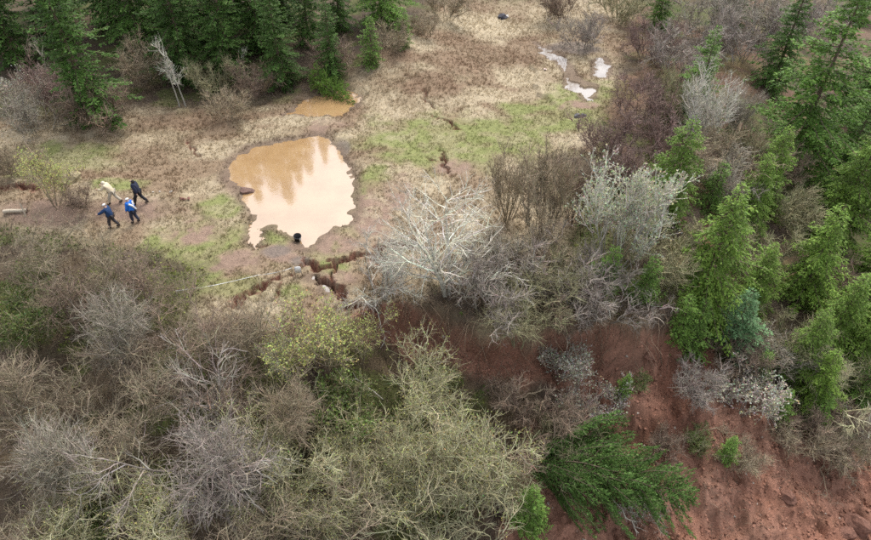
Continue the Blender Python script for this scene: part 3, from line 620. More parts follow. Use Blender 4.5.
put_bare('thicket', 255, 88, .8, 'brown', 'brown bare bush under the spruces above the turf bank', 1.0, 1, 'shrub', 'bare_shrub')
put_bare('thicket', 80, 200, .6, 'brown', 'small brown bush between the yellow-green bush and the walkers', .6, 2, 'shrub', 'bare_shrub')
put_bare('thicket', 490, 300, 1, 'violet', 'violet-grey bush on the scarp edge right of the star tree', 1.1, 0, 'shrub', 'bare_shrub')
put_bare('thicket', 560, 280, 1, 'violet', 'violet-grey bush left of the budded bush foot', 1.2, 1, 'shrub', 'bare_shrub')
put_bare('thicket', 530, 255, 1.2, 'tan', 'tan low bush in front of the broad tan fan bush', 1.2, 2, 'shrub', 'bare_shrub')
put_bare('thicket', 700, 385, .8, 'violet', 'grey bush hanging under the bluish conifer', .8, 2, 'shrub', 'bare_shrub')
put_bare('thicket', 540, 420, .8, 'brown', 'brown bush on the red slope right of the lichen-yellow trees', 1.1, 0, 'shrub', 'bare_shrub')
put_bare('thicket', 770, 175, 1.2, 'brown', 'dark brown bush on the shaded slope left of the large cedar', 1.2, 1, 'shrub', 'bare_shrub')
put_bare('thicket', 760, 260, 1.2, 'olive', 'olive-brown bush between the leaning cedar and the bright cedar', 1.2, 0, 'shrub', 'bare_shrub')
put_bare('thicket', 770, 360, 1.0, 'grey', 'grey bush between the bluish conifer and the drooping cedars', 1.0, 2, 'shrub', 'bare_shrub')
for a in [
 (600, 300, 'violet', 1.0, 'violet-grey bush at the scarp edge below the budded bush'), (570, 315, 'brown', .9, 'brown bush at the scarp edge left of the small conifer'),
 (655, 255, 'olive', 1.2, 'olive bush between the budded bush and the leaning cedar'), (725, 185, 'grey', 1.3, 'grey bush above the leaning yellow-green cedar'),
 (755, 155, 'olive', 1.3, 'olive-grey bush left of the broad bright fir'), (790, 210, 'olive', 1.2, 'olive bush below the broad bright fir'),
 (835, 285, 'brown', 1.1, 'brown bush on the bare patch below the large cedar'), (680, 60, 'violet', 1.6, 'violet-grey bush right of the red-brown top bush'),
 (765, 20, 'grey', 1.7, 'grey bush in the gap left of the dim fir'), (815, 25, 'violet', 1.7, 'violet-grey bush at the top edge behind the broad fir'),
 (700, 165, 'tan', 1.3, 'tan bush at the foot of the pale grey fan tree'), (640, 180, 'red', 1.1, 'reddish bush between the budded bush and the slim cedar'),
 (480, 270, 'grey', 1.1, 'grey low bush right under the star tree'), (545, 300, 'olive', 1.1, 'olive low bush above the olive hanging bush'),
 (735, 360, 'brown', .8, 'brown bush below the bluish conifer on the scarp'), (790, 345, 'olive', 1.0, 'olive bush among the drooping cedars'),
 (830, 430, 'brown', .9, 'brown bush under the grey tangle at the lower right'), (100, 112, 'brown', 1.2, 'brown bush at the foot of the forward spruce'),
 (330, 60, 'brown', 1.0, 'brown bush at the foot of the rightmost tall spruce'), (225, 108, 'tan', .9, 'tan bush on the turf bank below the spruces'),
 (390, 40, 'tan', .9, 'tan bush between the narrow and the round young conifers'), (20, 165, 'tan', .9, 'tan bush on the bank at the left edge above the log'),
]: put_bare('thicket', a[0], a[1], 1.0 * a[3], a[2], a[4], a[3], None, 'shrub', 'bare_shrub')
for a in [
 ('thicket', 662, 452, 'brown', .6, 'small brown bush on the red soil right of the fallen cedar'), ('thicket', 738, 452, 'tan', .65, 'small tan bush beside the tiny conifer seedling on the soil neck'),
 ('thicket', 556, 447, 'olive', .8, 'olive bush behind the root end of the fallen cedar'), ('thicket', 798, 440, 'umber', .8, 'brown-grey bush on the upper rim of the lower right soil'),
 ('leafy', 700, 440, 'olive', .5, 'small green shrub on the soil neck left of the tan bush'), ('leafy', 640, 385, 'olive', .4, 'small green shrub in the middle of the right red soil'),
 ('thicket', 845, 455, 'umber', .9, 'brown-grey bush at the right edge on the rim of the lower soil'), ('leafy', 600, 440, 'olive', .5, 'small green shrub just above the fallen cedar'),
 ('budtangle', 862, 385, 'lichen', .55, 'feathery yellowish bush at the right edge below the cedars'), ('budtangle', 815, 380, 'lichen', .42, 'small feathery yellowish bush among the low cedars'),
 ('budtangle', 60, 500, 'lichen', .75, 'pale yellowish bare tree near the white scrap at the lower left'), ('budtangle', 350, 470, 'lichen', .7, 'pale yellowish bare tree right of the dark hollow'),
 ('budtangle', 300, 500, 'lichen', .72, 'pale yellowish bare tree at the bottom left of the dark hollow'),
]: put_bare(a[0], a[1], a[2], (3 if a[2] > 465 and a[0] == 'budtangle' else .6), a[3], a[5], a[4], None, 'tree' if a[2] > 465 and a[0] == 'budtangle' else 'shrub', 'bare_tree' if a[2] > 465 and a[0] == 'budtangle' else ('leafy_shrub' if a[0] == 'leafy' else 'bare_shrub'))
put_bare('sapling', 180, 108, 0, 'pale', 'left of the twin pale slender trunks at the wood edge', 1.1, 0, rz=0)
put_bare('sapling', 186, 107, 0, 'pale', 'right of the twin pale slender trunks at the wood edge', .95, 1, rz=1)
put_bare('sapling', 219, 78, 0, 'white', 'pale slender trunk leaning right between the spruces', .75, 0, rz=0, ry=R(52))
put_bare('sapling', 30, 62, 3, 'red', 'leftmost bare reddish sapling in front of the dark spruces', 1.0, 1)
put_bare('sapling', 48, 66, 3, 'grey', 'grey bare sapling left of the forward spruce', 1.0, 0)

# ------------------------------------------------------------------ ground cover (uncountable)
rng = np.random.RandomState(3)
def blades(name, X, Y, Z, cols, hts, per, wid, spread, label, cat):
    B = len(X) * per; i = np.repeat(np.arange(len(X)), per); a = rng.uniform(0, 2 * PI, B); r = rng.rand(B) * .07
    lean = np.abs(rng.normal(size=B)) * spread; h = hts[i] * rng.uniform(.5, 1.2, B)
    base = np.stack([X[i] + np.cos(a) * r, Y[i] + np.sin(a) * r, Z[i] - .02], 1); w = wid * rng.uniform(.6, 1.4, B); b2 = rng.uniform(0, 2 * PI, B)
    dv = np.stack([np.cos(b2) * w, np.sin(b2) * w, np.zeros(B)], 1); tip = base + np.stack([np.cos(a) * np.sin(lean) * h, np.sin(a) * np.sin(lean) * h, np.cos(lean) * h], 1)
    v = np.stack([base - dv, base + dv, tip], 1).reshape(-1, 3); c = np.clip(cols[i] * rng.uniform(.88, 1.25, (B, 1)), .01, .85)
    o = obj(name, mesh_np(name, v, [np.arange(B * 3).reshape(B, 3)], np.repeat(c, 3, 0)), M_LEAF); return tag(o, label, cat, kind='stuff')
N = 115000
X = rng.uniform(-34, 26, N); Y = 20 + 60 * rng.rand(N) ** 1.35; c_, h_, g_, m_, f_, s_ = zone(X, Y)
den = fbm(X * .9, Y * .9, 3); keep = (f_ < .6) & (s_ < .2) & (h_ > .1) & (rng.rand(N) < np.clip(h_ * (.35 + 1.3 * smooth(.35, .6, den)), 0, 1)); X, Y, c_, h_, g_ = X[keep], Y[keep], c_[keep], h_[keep], g_[keep]
Z = height(X, Y); blades('meadow_grass', X, Y, Z, c_ * 1.12, .10 + .20 * h_ * fbm(X * .6 + 4, Y * .6, 3), 5, .022, .8, 'dry tan and green grass covering the meadow around the pond', 'grass')
def brush(name, N, box, sel, hmin, hmax, colfn, label, cat, rad=.011, arch=.35):
    X = rng.uniform(box[0], box[1], N); Y = rng.uniform(box[2], box[3], N); zc = zone(X, Y); k = sel(X, Y, *zc); X, Y = X[k], Y[k]; Z = height(X, Y); B = len(X)
    az = rng.uniform(0, 2 * PI, B); tl = np.abs(rng.normal(size=B)) * .6; d = np.stack([np.cos(az) * np.sin(tl), np.sin(az) * np.sin(tl), np.cos(tl)], 1)
    P = grow(rng, np.stack([X, Y, Z - .05], 1), d, rng.uniform(hmin, hmax, B), 5, .22, (0, 0, -arch * .4)); Rr = rad * rng.uniform(.6, 1.4, (B, 1)) * np.linspace(1, .4, 5)[None]
    v, q = tubes(P, Rr, 3); c = np.clip(colfn(X, Y) * rng.uniform(.4, 1.5, (B, 1)), .01, .8)
    o = obj(name, mesh_np(name, v, [q], np.repeat(c, 15, 0)), M_LEAF); return tag(o, label, cat, kind='stuff')
def brushcol(X, Y):
    f = fbm(X * .35 + 21, Y * .35, 3)[:, None]; a = np.array([.17, .12, .09]); b_ = np.array([.25, .22, .14]); c = np.array([.26, .21, .18])
    return np.where(f < .45, a, np.where(f < .56, b_, c))
brush('slope_undergrowth', 17000, (-26, 22, 11, 30), lambda X, Y, c, h, g, m, f, s: (f > .5) & (s < .35), .5, 1.6, brushcol, 'tangled brown and grey stems filling the slope thicket', 'undergrowth')
brush('wood_undergrowth', 11000, (-34, 30, 30, 74), lambda X, Y, c, h, g, m, f, s: (f > .4) & (s < .5), .4, 1.4, brushcol, 'tangled brown stems on the floor of the upper wood', 'undergrowth')
brush('bank_stalks', 9000, (-26, 14, 36, 68), lambda X, Y, c, h, g, m, f, s: (f < .6) & (h > .5) & (g < .3) & (fbm(X * .5, Y * .5, 3) > .5), .3, .8, lambda X, Y: np.tile(np.array([.40, .33, .21]), (len(X), 1)), 'dead tan stalks standing on the upper meadow and turf bank', 'dead stalks', .010)
def litter(name, N, box, sel, sz, colfn, label, cat, lift=.35):
    X = rng.uniform(box[0], box[1], N); Y = rng.uniform(box[2], box[3], N); zc = zone(X, Y); k = sel(X, Y, *zc); X, Y = X[k], Y[k]; B = len(X); Z = height(X, Y) + rng.rand(B) ** 2 * lift
    d = rng.normal(size=(B, 3)); d[:, 2] *= .4; v, q = rhombi(rng, np.stack([X, Y, Z], 1), d, sz * rng.uniform(.6, 1.4, B), sz * .33 * rng.uniform(.6, 1.4, B))
    c = np.clip(colfn(X, Y) * rng.uniform(.6, 1.4, (B, 1)), .01, .8); o = obj(name, mesh_np(name, v, [q], np.repeat(c, 4, 0)), M_LEAF); return tag(o, label, cat, kind='stuff')
def greencol(X, Y): return np.where((fbm(X * .6 + 5, Y * .6, 2) < .5)[:, None], np.array([.085, .125, .03]), np.array([.17, .19, .05]))
litter('creeping_greenery', 60000, (-26, 24, 11, 46), lambda X, Y, c, h, g, m, f, s: (f > .5) & (s < .3) & (fbm(X * .5 + 77, Y * .5, 3) > .53), .16, greencol, 'low green leaves creeping over the slope floor', 'ground cover')
litter('leaf_litter', 50000, (-30, 26, 11, 60), lambda X, Y, c, h, g, m, f, s: (f > .4) & (s < .6), .13, lambda X, Y: np.where(rng.rand(len(X), 1) < .5, np.array([.17, .115, .07]), np.array([.27, .22, .15])), 'dead brown leaves strewn over the wood floor', 'leaf litter', .06)

# clods and crumbs of the slide (too many to count) and the biggest ones singly
def lump(seed, sub=2, rough=.3):
    import bmesh
    bm = bmesh.new(); bmesh.ops.create_icosphere(bm, subdivisions=sub, radius=1.0); r = np.random.RandomState(seed); ph = r.rand(6) * 6
    for v in bm.verts:
        p = v.co; k = 1 + rough * (math.sin(3.1 * p.x + ph[0]) * math.cos(2.3 * p.y + ph[1]) + .6 * math.sin(4.7 * p.z + ph[2] + 2 * p.x) + .3 * (r.rand() - .5)); v.co = p * k
    me = bpy.data.meshes.new('lump'); bm.to_mesh(me); bm.free(); return me
def crumbs(name, N, box, sel, lo, hi, colfn, label, cat):
    ico = np.array([[0, 0, 1], [.9, 0, -.2], [-.45, .78, -.2], [-.45, -.78, -.2], [.2, .2, -.9], [.5, -.5, .5], [-.3, .6, .55]]); tri = np.array([[0, 5, 1], [0, 1, 6], [0, 6, 2], [0, 2, 3], [0, 3, 5], [5, 3, 1], [6, 1, 2], [1, 3, 4], [1, 4, 2], [2, 4, 3]])
    X = rng.uniform(box[0], box[1], N); Y = rng.uniform(box[2], box[3], N); zc = zone(X, Y); k = sel(X, Y, *zc); X, Y = X[k], Y[k]; B = len(X); Z = height(X, Y); s = lo + (hi - lo) * rng.rand(B) ** 4
    a = rng.uniform(0, 6.28, B); ca, sa = np.cos(a)[:, None], np.sin(a)[:, None]; q = ico[None] * s[:, None, None] * rng.uniform(.6, 1.3, (B, 7, 1))
    v = np.stack([q[..., 0] * ca - q[..., 1] * sa + X[:, None], q[..., 0] * sa + q[..., 1] * ca + Y[:, None], q[..., 2] * .7 + Z[:, None]], -1).reshape(-1, 3)
    f = (tri[None] + (np.arange(B) * 7)[:, None, None]).reshape(-1, 3); c = np.clip(colfn(X, Y) * rng.uniform(.7, 1.4, (B, 1)), .01, .8)
    o = obj(name, mesh_np(name, v, [f], np.repeat(c, 7, 0)), mat_attr('crumb', .95)); return tag(o, label, cat, kind='stuff')
crumbs('soil_crumbs', 30000, (-8, 24, 11, 26), lambda X, Y, c, h, g, m, f, s: s > .5, .02, .15, lambda X, Y: np.where(rng.rand(len(X), 1) < .975, C_SOIL * 1.05, np.array([.42, .36, .30])), 'red soil crumbs and pebbles scattered over the slide', 'soil crumbs')
def roots(name, N, label):
    i = rng.randint(0, len(EDGE) - 1, N * 8); tt = rng.rand(N * 8)[:, None]; p = EDGE[i] * (1 - tt) + EDGE[i + 1] * tt; sc = np.array(EDGE_SC)[i]; k = (sc > .9); p = p[k][:N]
    p = p + rng.normal(size=p.shape) * .5; z = height(p[:, 0], p[:, 1]); az = rng.uniform(-2.6, -.5, len(p)); d = np.stack([np.cos(az), np.sin(az), rng.uniform(-.3, .2, len(p))], 1)
    P = grow(rng, np.stack([p[:, 0], p[:, 1], z + .02], 1), d, rng.uniform(.5, 2.2, len(p)), 7, .25, (0, -.05, -.35)); g_ = height(P[..., 0].ravel(), P[..., 1].ravel()).reshape(P.shape[:2]); P[..., 2] = np.maximum(P[..., 2], g_ + .03)
    v, q = tubes(P, .013 * rng.uniform(.6, 1.5, (len(p), 1)) * np.linspace(1, .4, 7)[None], 3); c = np.array([.30, .22, .16]) * rng.uniform(.5, 1.4, (len(p), 1))
    o = obj(name, mesh_np(name, v, [q], np.repeat(c, 21, 0)), M_LEAF); tag(o, label, 'roots', kind='stuff')
roots('hanging_roots', 420, 'thin torn roots hanging from the scarp edge')
brush('slide_sticks', 2600, (-6, 24, 11, 24), lambda X, Y, c, h, g, m, f, s: (s > .5) & (fbm(X * .5 + 9, Y * .5, 2) > .47), .3, 1.1, lambda X, Y: np.tile(np.array([.30, .22, .16]), (len(X), 1)), 'dead sticks and grass strewn on the red soil', 'sticks', .012, 1.6)
def fallen_branch(a, b_, label, mat='grey', lift=.25, r0=.035):
    p0 = np.array(on_ground(*a)); p1 = np.array(on_ground(*b_)); k = 9; rg = np.random.RandomState(int(a[0])); t_ = np.linspace(0, 1, k)[:, None]
    P = p0 * (1 - t_) + p1 * t_; P[1:-1] += rg.normal(size=(k - 2, 3)) * .07; P[:, 2] = np.maximum(height(P[:, 0], P[:, 1]), P[:, 2]) + .04 + lift * np.sin(t_[:, 0] * PI); P = P - p0; P = P[None]; Rr = np.linspace(r0, r0 * .4, k)[None]
    P2, R2 = spawn(rg, P, Rr, 12, .25, 1, 38, 10, .8, .3, 5, .15, (0, 0, .03), .6, .012); t = thing('fallen_branch', label, 'branch', tuple(p0))
    v, q = tubes(P, Rr, 5); o = obj('limb', mesh_np('limb', v, [q], np.full((len(v), 3), 1.0), True), bark(mat), t); v, q = tubes(P2, R2, 4); obj('twigs', mesh_np('twigs', v, [q], np.full((len(v), 3), .9), True), bark(mat), t)['kind'] = 'stuff'
fallen_branch((515, 400), (560, 392), 'pale bare branch on the red soil below the olive hanging bush', 'tan'); fallen_branch((555, 412), (562, 436), 'short tan branch above the fallen cedar', 'tan')
fallen_branch((655, 440), (745, 434), 'long thin branch lying across the red soil neck', 'tan', .15, .03); fallen_branch((822, 445), (822, 500), 'straight root hanging down the lower right soil', 'tan', .05, .03)
fallen_branch((383, 400), (332, 408), 'pale branch lying over the dark green hollow', 'pale', 1.6); fallen_branch((600, 495), (640, 530), 'bleached branch below the fallen cedar', 'white', .2); fallen_branch((610, 490), (665, 520), 'bleached branch reaching right below the fallen cedar', 'white', .3)
fallen_branch((860, 395), (868, 440), 'curved white branch at the right edge above the soil', 'white', .6); fallen_branch((375, 300), (384, 345), 'bare grey branch hanging down the left red scarp', 'pale', .3)
M_CLOD = mat_plain('clod', (.17, .085, .06), .95, .4, 4, .6); M_STONE = mat_plain('dark_stone', (.13, .125, .13), .8, .4, 5, .5); M_STUMP = mat_plain('stump', (.16, .10, .08), .9, .4, 6, .5)
CL = [lump(i, 2, .28) for i in range(4)]
def rock(name, px, py, s, mat, label, cat, vi=0, flatk=.7, group=None):
    x, y, z = on_ground(px, py); o = obj(name, CL[vi].copy(), mat, None, (x, y, z + s * flatk * .35)); o.scale = (s, s * .85, s * flatk); o.rotation_euler = (0, 0, rnd.uniform(0, 6)); return tag(o, label, cat, group)
rock('soil_clod', 855, 528, .55, M_CLOD, 'big dark soil clod in the lower right corner', 'clod', 0)
rock('soil_clod', 845, 535, .38, M_CLOD, 'smaller dark clod left of the big one in the lower right corner', 'clod', 1)
rock('soil_clod', 787, 497, .42, M_CLOD, 'round sunken clod in the middle of the lower right soil', 'clod', 2)
rock('soil_clod', 648, 355, .35, M_CLOD, 'dark clod near the top of the right red soil', 'clod', 3)
rock('soil_clod', 690, 372, .3, M_CLOD, 'dark clod at the right rim of the right red soil', 'clod', 1)
rock('mud_lump', 247, 193, .42, M_STUMP, 'dark red-brown lump at the left shore of the pond', 'clod', 1)
rock('stone', 577, 117, .30, M_STONE, 'dark stone on the green strip, left of two', 'stone', 2); rock('stone', 583, 116, .24, M_STONE, 'grey stone on the green strip, right of two', 'stone', 3)
rock('turf_clod', 70, 180, .7, mat_plain('turf', (.30, .25, .15), .95, .4, 4, .6), 'tan turf clod at the edge of the bank above the yellow-green bush', 'clod', 0, .5)
rock('debris_heap', 502, 18, .62, mat_plain('dark_debris', (.05, .048, .06), .8, .5, 3, .6), 'dark debris heap at the top of the tan meadow', 'debris', 2, .5)
rock('pale_stone', 507, 17, .22, mat_plain('pale_stone', (.5, .47, .43), .8, .3, 4, .4), 'pale stone on the dark debris heap at the top of the meadow', 'stone', 1)

# ------------------------------------------------------------------ tape, stakes, box, log, scraps
def box_np(sx, sy, sz, o=(0, 0, 0), taper=1.0):
    v = np.array([[x * sx / 2 * (taper if z > .5 else 1), y * sy / 2 * (taper if z > .5 else 1), z * sz] for z in (0, 1) for y in (-1, 1) for x in (-1, 1)]) + np.array(o)
    return v, np.array([[0, 2, 3, 1], [4, 5, 7, 6], [0, 1, 5, 4], [1, 3, 7, 5], [3, 2, 6, 7], [2, 0, 4, 6]])
def join(parts):
    V, F, o = [], [], 0
    for v, f in parts: V.append(v); F.append(f + o); o += len(v)
    return np.concatenate(V), F
M_WHITE = mat_plain('white_plastic', (.72, .72, .70), .5, .08, 8); M_WOOD = mat_plain('weathered_wood', (.46, .39, .30), .8, .3, 12, .3); M_BLACK = mat_plain('black_plastic', (.02, .02, .022), .5, .3, 8)
ends = [on_ground(180, 303), on_ground(260, 286), on_ground(294, 279)]
tp = []
for (a_, b_) in ((0, 1), (1, 2)):
    for k in range(8):
        t = k / 8; p = np.array(ends[a_]) * (1 - t) + np.array(ends[b_]) * t; p[2] += .78 - .10 * math.sin(PI * t); tp.append(p)
tp.append(np.array(ends[2]) + [0, 0, .78]); tp = np.array(tp); T_ = unit(np.gradient(tp, axis=0)); k = len(tp); up_ = np.tile([0, 0, .035], (k, 1)); sd = unit(np.cross(T_, [0, 0, 1.0])) * .004
tw_ = np.linspace(0, 9, k)[:, None]; wv = np.cos(tw_) * up_ * .6 + np.abs(np.sin(tw_)) * sd * 6 + up_ * .4
tv = np.concatenate([tp - wv - sd, tp + wv - sd, tp + wv + sd, tp - wv + sd]); q = []
for i in range(k - 1):
    for a_ in range(4): b_ = (a_ + 1) % 4; q.append([a_ * k + i, b_ * k + i, b_ * k + i + 1, a_ * k + i + 1])
tag(obj('barrier_tape', mesh_np('barrier_tape', tv, [np.array(q)]), M_WHITE), 'white barrier tape stretched across the grass below the pond', 'tape')
for e, lb in zip(ends, ('thin pale stake at the left end of the white tape', 'thin pale stake under the middle of the white tape', 'thin pale stake at the right end of the white tape')):
    P_ = np.array([[[0, 0, -.2], [0, 0, .4], [.01, 0, .9]]]); v, f = tubes(P_, np.array([[.02, .018, .015]]), 5); tag(obj('stake', mesh_np('stake', v, [f]), M_WOOD, None, e), lb, 'stake')
e = on_ground(299, 276); t = thing('notice_board', 'small white board on two legs at the right end of the tape', 'sign', e, R(8))
obj('panel', mesh_np('panel', *join([box_np(.30, .03, .42, (0, 0, .22))])), M_WHITE, t)
for s in (-1, 1): obj('leg', mesh_np('leg', *join([box_np(.03, .03, .62, (s * .165, .0, -.05))])), M_WOOD, t)
# black bucket lying at the shore
e = on_ground(298, 241); t = thing('bucket', 'black bucket at the near shore of the pond', 'bucket', (e[0], e[1], max(e[2], -.06) + .02), .4, 1.15, rx=R(14))
a = np.linspace(0, 2 * PI, 17)[:-1]; prof = [(.0, 0), (.15, 0), (.19, .32), (.205, .32), (.205, .345), (.175, .345), (.14, .02), (0, .02)]
v = np.array([[r_ * math.cos(q_), r_ * math.sin(q_), z_] for r_, z_ in prof for q_ in a]); ii = np.arange(len(v)).reshape(len(prof), 16); jj = np.roll(ii, -1, 1)
obj('body', mesh_np('body', v, [np.stack([ii[:-1], jj[:-1], jj[1:], ii[1:]], -1).reshape(-1, 4)], None, False), M_BLACK, t)
th = np.linspace(0, PI, 9); P_ = np.stack([.2 * np.cos(th), .08 * np.sin(th), .33 + .14 * np.sin(th)], 1)[None]; v, f = tubes(P_, np.full((1, 9), .008), 4); obj('handle', mesh_np('handle', v, [f]), M_BLACK, t)
# barkless log with a cross stake at the left end of the path
p0 = on_ground(5, 214); p1 = on_ground(28, 211.5); t = thing('wooden_log', 'pale barkless log lying at the left end of the path', 'log', p0)
dv = np.array(p1) - np.array(p0); P_ = np.array([np.array([0, 0, .16]) + dv * s + np.array([0, 0, .03 * math.sin(s * 6)]) for s in np.linspace(0, 1, 7)])[None]; v, f = tubes(P_, np.linspace(.13, .10, 7)[None], 9)
caps = [np.arange(9)[None, ::-1], (np.arange(9) + 54)[None]]; obj('bark', mesh_np('trunk', v, [f], None, True), M_WOOD, t)
for c_i, q in enumerate((0, 6)):
    P2 = P_[0, q]; dd = unit(dv) * (-.006 if q == 0 else .006); U_, V_ = frame(unit(dv)[None]); an = np.linspace(0, 2 * PI, 10)[:-1]; rr = (.128, .098)[c_i]
    vv = P2 + dd + rr * (np.cos(an)[:, None] * U_ + np.sin(an)[:, None] * V_); obj('cut_end', mesh_np('cut_end', vv, [np.arange(9)[None]]), M_STUMP, t)
p = on_ground(25.5, 216); P_ = np.array([[[0, 0, -.1], [-.03, .1, .35], [-.08, .18, .85]]]); v, f = tubes(P_, np.array([[.05, .048, .04]]), 7); tag(obj('stake', mesh_np('stake', v, [f], None, True), M_WOOD, None, p), 'stout wooden stake leaning across the end of the pale log', 'stake')
def scrap(px, py, s, label, mat=M_WHITE, name='scrap', cat='litter', hc=0):
    x, y, z = on_ground(px, py, hc); r_ = np.random.RandomState(int(px)); n_ = 5; X_, Y_ = np.meshgrid(np.linspace(-s, s, n_), np.linspace(-s * .7, s * .7, n_)); Z_ = r_.rand(n_, n_) * s * .7 + .03
    top = np.stack([X_, Y_, Z_], -1).reshape(-1, 3); v = np.concatenate([top, top - [0, 0, .01]]); ii = np.arange(25).reshape(5, 5); q = np.stack([ii[:-1, :-1], ii[:-1, 1:], ii[1:, 1:], ii[1:, :-1]], -1).reshape(-1, 4)
    o = obj(name, mesh_np(name, v, [q, q[:, ::-1] + 25]), mat, None, (x, y, z + hc)); o.rotation_euler = (0, 0, px); return tag(o, label, cat)
scrap(89, 506, .16, 'white scrap lying in the lower left thicket'); scrap(153, 192, .06, 'white scrap nearest the navy walker'); scrap(160, 192, .05, 'middle white scrap of three right of the walkers'); scrap(171, 192, .09, 'white scrap nearest the red heap right of the walkers')
scrap(545, 70, .18, 'pink-white scrap left of the grey puddle', mat_plain('pink_scrap', (.62, .48, .42), .7, .2, 6)); scrap(706, 86, .12, 'white scrap caught behind the pale grey fan tree', hc=1.0)
x, y, z = on_ground(183, 198); t = thing('rubble_heap', 'small heap of red lumps on the path right of the walkers', 'heap', (x, y, z))
for i in range(9):
    o = obj('lump', CL[i % 4], None, t, (rnd.uniform(-.4, .4), rnd.uniform(-.3, .3), .06)); s = rnd.uniform(.05, .11); o.scale = (s, s * .8, s * .7); o.rotation_euler = (0, 0, rnd.uniform(0, 6))
CL[0].materials.clear()
M_RED = mat_plain('red_lump', (.20, .095, .075), .9, .35, 5, .4)
for c in CL:
    c.materials.clear(); c.materials.append(M_RED)

# ------------------------------------------------------------------ people
M_SKIN = mat_plain('skin', (.55, .36, .27), .6, .08, 8)
def cloth(nm, c): return mat_plain('cloth_' + nm, c, .85, .15, 14, .2)
def skin_obj(name, V, E, Rd, mat, parent, sub=2):
    me = bpy.data.meshes.new(name); me.from_pydata([tuple(v) for v in V], E, []); o = obj(name, me, mat, parent)
    sk = o.modifiers.new('skin', 'SKIN'); sk.use_smooth_shade = True
    for i, r_ in enumerate(Rd):
        r2 = r_ if isinstance(r_, tuple) else (r_, r_); me.skin_vertices[0].data[i].radius = r2
    me.skin_vertices[0].data[0].use_root = True
    s = o.modifiers.new('subdivision', 'SUBSURF'); s.levels = sub; s.render_levels = sub; return o
def person(px, py, label, face, lean, stride, jack, trou, cap, armL, armR, hood=False, stripe=None, hgt=1.75, bag=None):
    """local frame: forward +Y, right +X, feet on z = 0"""
    x, y, z = on_ground(px, py); k = hgt / 1.75; t = thing('person', label, 'person', (x, y, z), face, k)
    def up(h, s=0, f=0):                                   # a point of the upper body, leaning about the hips
        return Vector((s, f * math.cos(lean) + (h - .93) * math.sin(lean), .93 + (h - .93) * math.cos(lean) - f * math.sin(lean)))
    hip = [Vector((s * .10, 0, .90)) for s in (-1, 1)]; st = [stride, -stride]
    ank = [Vector((s * .10, st[i] * .42, .09 + (.05 if st[i] < 0 else 0))) for i, s in enumerate((-1, 1))]
    kne = [(hip[i] + ank[i]) / 2 + Vector((0, .05 + (.06 if st[i] < 0 else .02), 0)) for i in range(2)]
    toe = [ank[i] + Vector((0, .18, -.05)) for i in range(2)]
    sh = [up(1.42, s * .17) for s in (-1, 1)]; el = []; wr = []
    for i, (s, a) in enumerate(zip((-1, 1), (armL, armR))):   # a = (swing forward of upper arm, bend of the elbow, out)
        d1 = Vector((s * a[2], math.sin(a[0]), -math.cos(a[0]))).normalized(); el.append(sh[i] + d1 * .29)
        d2 = Vector((s * a[2] * .3, math.sin(a[0] + a[1]), -math.cos(a[0] + a[1]))).normalized(); wr.append(el[i] + d2 * .25)
    pel, bel, che, nek, hed, crn = up(.95), up(1.12), up(1.34), up(1.50), up(1.60, 0, .03), up(1.70, 0, .02)
    V = [pel, bel, che, nek, hed, crn, sh[0], el[0], wr[0], sh[1], el[1], wr[1], hip[0], kne[0], ank[0], toe[0], hip[1], kne[1], ank[1], toe[1]]
    E = [(0, 1), (1, 2), (2, 3), (3, 4), (4, 5), (2, 6), (6, 7), (7, 8), (2, 9), (9, 10), (10, 11), (0, 12), (12, 13), (13, 14), (14, 15), (0, 16), (16, 17), (17, 18), (18, 19)]
    Rd = [(.15, .11), (.14, .10), (.16, .11), .06, (.085, .10), (.06, .07), .065, .042, .03, .065, .042, .03, .085, .055, .038, .035, .085, .055, .038, .035]
    bod = skin_obj('body', V, E, Rd, M_SKIN, t)
    jm = cloth(*jack)
    jak = skin_obj('jacket', [up(.76), bel, che, up(1.47), sh[0], el[0], wr[0], sh[1], el[1], wr[1]], [(0, 1), (1, 2), (2, 3), (2, 4), (4, 5), (5, 6), (2, 7), (7, 8), (8, 9)],
             [(.245, .20), (.235, .19), (.235, .185), .10, .115, .092, .07, .115, .092, .07], jm, t)
    skin_obj('trousers', [up(.93), hip[0], kne[0], ank[0] + Vector((0, 0, .06)), hip[1], kne[1], ank[1] + Vector((0, 0, .06))], [(0, 1), (1, 2), (2, 3), (0, 4), (4, 5), (5, 6)],
             [(.18, .15), .125, .10, .08, .125, .10, .08], cloth(*trou), t)
    for i in range(2):
        skin_obj('boot', [ank[i] + Vector((0, -.03, .10)), ank[i] + Vector((0, -.02, -.03)), toe[i] + Vector((0, .02, -.005))], [(0, 1), (1, 2)], [.07, .068, .055], cloth('boot', (.05, .04, .035)), t, 1)
        d2 = (wr[i] - el[i]).normalized(); sid = Vector((0, 1, 0)).cross(d2).normalized(); nrm = d2.cross(sid)
        hp = [];
        P_ = np.array([[wr[i], wr[i] + d2 * .05, wr[i] + d2 * .09]]); hp.append(tubes(P_, np.array([[.028, .040, .036]]), 6))
        for f_ in range(4):
            b_ = wr[i] + d2 * .085 + nrm * (.026 * (1.5 - f_) * .72); ln = (.062, .075, .07, .052)[f_]
            hp.append(tubes(np.array([[b_, b_ + d2 * ln * .55, b_ + d2 * ln * .9 + sid * ln * .35]]), np.array([[.010, .009, .007]]), 5))
        b_ = wr[i] + d2 * .035 + nrm * .03; hp.append(tubes(np.array([[b_, b_ + nrm * .03 + d2 * .025, b_ + nrm * .035 + d2 * .055]]), np.array([[.012, .011, .008]]), 5))
        obj('hand', mesh_np('hand', *join(hp)), M_SKIN, bod)
